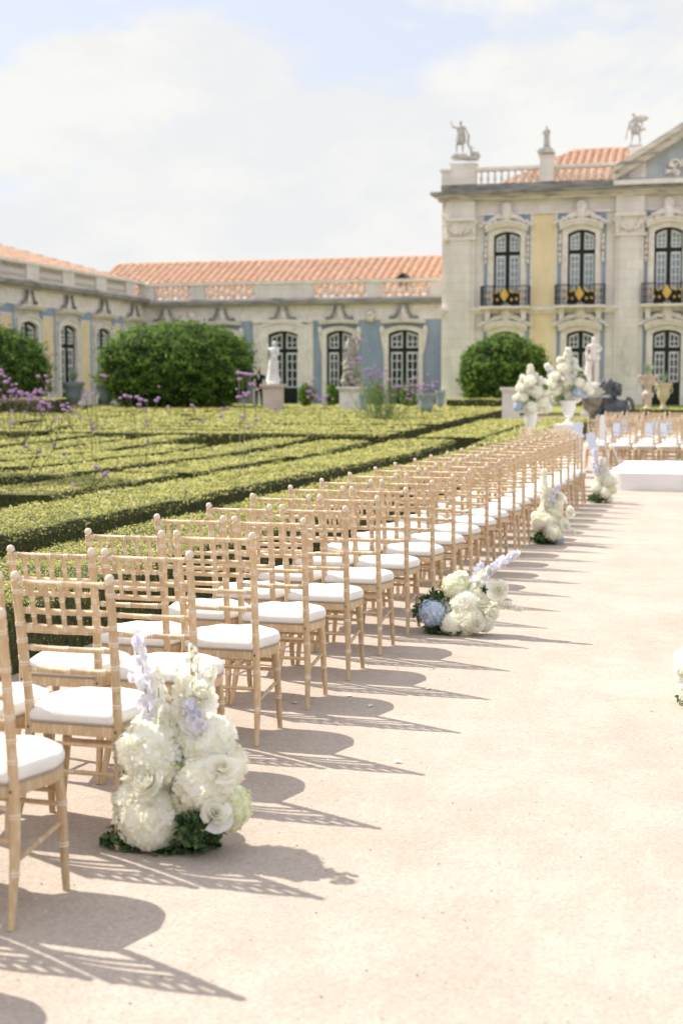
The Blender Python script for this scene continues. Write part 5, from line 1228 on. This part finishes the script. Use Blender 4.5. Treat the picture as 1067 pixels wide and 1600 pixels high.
# ------------------------------------------------------------------ wing running towards the camera on the left (local x = world Y)
def left_wing():
    Xw = W(225, 474, 66.)[0]; g = gz(66)-.02
    o = thing('palace_side_wing', 'yellow panelled palace side wing at the left with red tiled roof', 'palace', (Xw, 0, 0), PI/2)
    def fu(px, py=540):
        x, _ = W(px, py, 60.); return Xw/(x/60.)
    fz = lambda py: W(225, py, 66.)[1]
    zc = W(225, 474, 66)[1]; zf = W(225, 498, 66)[1]; u1 = 66.3; u0 = 34.
    ws = [fu(c) for c in (43.5, 105.5, 160)]; pit = ws[1]-ws[0]; ws = [ws[0]-2*pit, ws[0]-pit]+ws+[fu(207)]
    hw = .78; ztop = W(225, 519, 66)[1]
    cols = [(u-hw, u+hw, [(g+.02, ztop, .18)]) for u in ws]
    b = MB(); wall(b, u0, u1, g, zf, 0, .4, cols); b.build('wall', [STONE], o)
    MB().box(u0, u1, .8, 7, g, zc-.1).build('inner_mass', [GLASSD], o)
    MB().box(u0, u1-.35, -.03, .4, zf, zc).build('frieze', [STONE2], o)
    MB().box(u0, u1-.3, -.38, .3, zc, fz(468)).build('cornice', [GRIME], o)
    MB().box(u0, u1-.3, -.16, .3, fz(477), zc).build('cornice_moulding', [BAND], o)
    MB().box(u0, u1, -.12, .25, fz(468), fz(464)).build('balustrade_base', [BAND], o)
    MB().box(u0, u1, -.15, .25, fz(445), fz(441)).build('balustrade_rail', [STONE2], o)
    u = u0; k = 0
    while u < u1-1:
        MB().box(u, u+1.1, -.10, .2, fz(464), fz(445)).build('balustrade_pier', [STONE], o)
        if u+1.1+2.2 < u1: balusters(o, u+1.1, u+3.3, fz(464), fz(445), .05, .27, .10); MB().box(u+1.1, u+3.3, .14, .2, fz(464), fz(445)).build('balustrade_backing', [BAND], o)
        u += 3.3
    zr = W(60, 392, 60)[1]
    zr = 1.57+(W(0, 372, 60)[1]-1.57)*(fu(0)*1.0/60)*1.10
    tile_roof(o, u0, u1+2, .35, fz(446), 4.6, zr, hipR=9.5, pitch=.40)
    for k, u in enumerate(ws):
        window(o, u-hw, u+hw, g+.03, ztop, .18, .05, W(225, 548, 66)[1], 5, 3, GLASSD, 2, kick=.55)
        surround(o, u-hw, u+hw, g+.02, ztop, .18, .26, .12); hood(o, u-hw-.35, u+hw+.35, zf-.16, .05, .10); keystone_scroll(o, u, zf-.03, W(225, 477, 66)[1])
    for k in range(len(ws)-1):
        l, r_ = ws[k]+hw+.62, ws[k+1]-hw-.62
        if r_-l > .3:
            zt_ = W(225, 513, 66)[1]
            MB().box(l, r_, -.016, 0, g+.7, zt_).build('yellow_panel', [YELLOW], o)
            b = MB(); b.box(l-.28, l-.06, -.02, 0, g+.6, zt_+.1); b.box(r_+.06, r_+.28, -.02, 0, g+.6, zt_+.1); b.box(l-.28, r_+.28, -.0205, 0, zt_+.11, zf); b.build('blue_border', [BLUE], o)
            b = MB(); b.box(l-.06, l, -.04, 0, g+.6, zt_+.1); b.box(r_, r_+.06, -.04, 0, g+.6, zt_+.1); b.box(l-.06, r_+.06, -.042, 0, zt_, zt_+.1); b.build('panel_border', [STONE2], o)
left_wing()
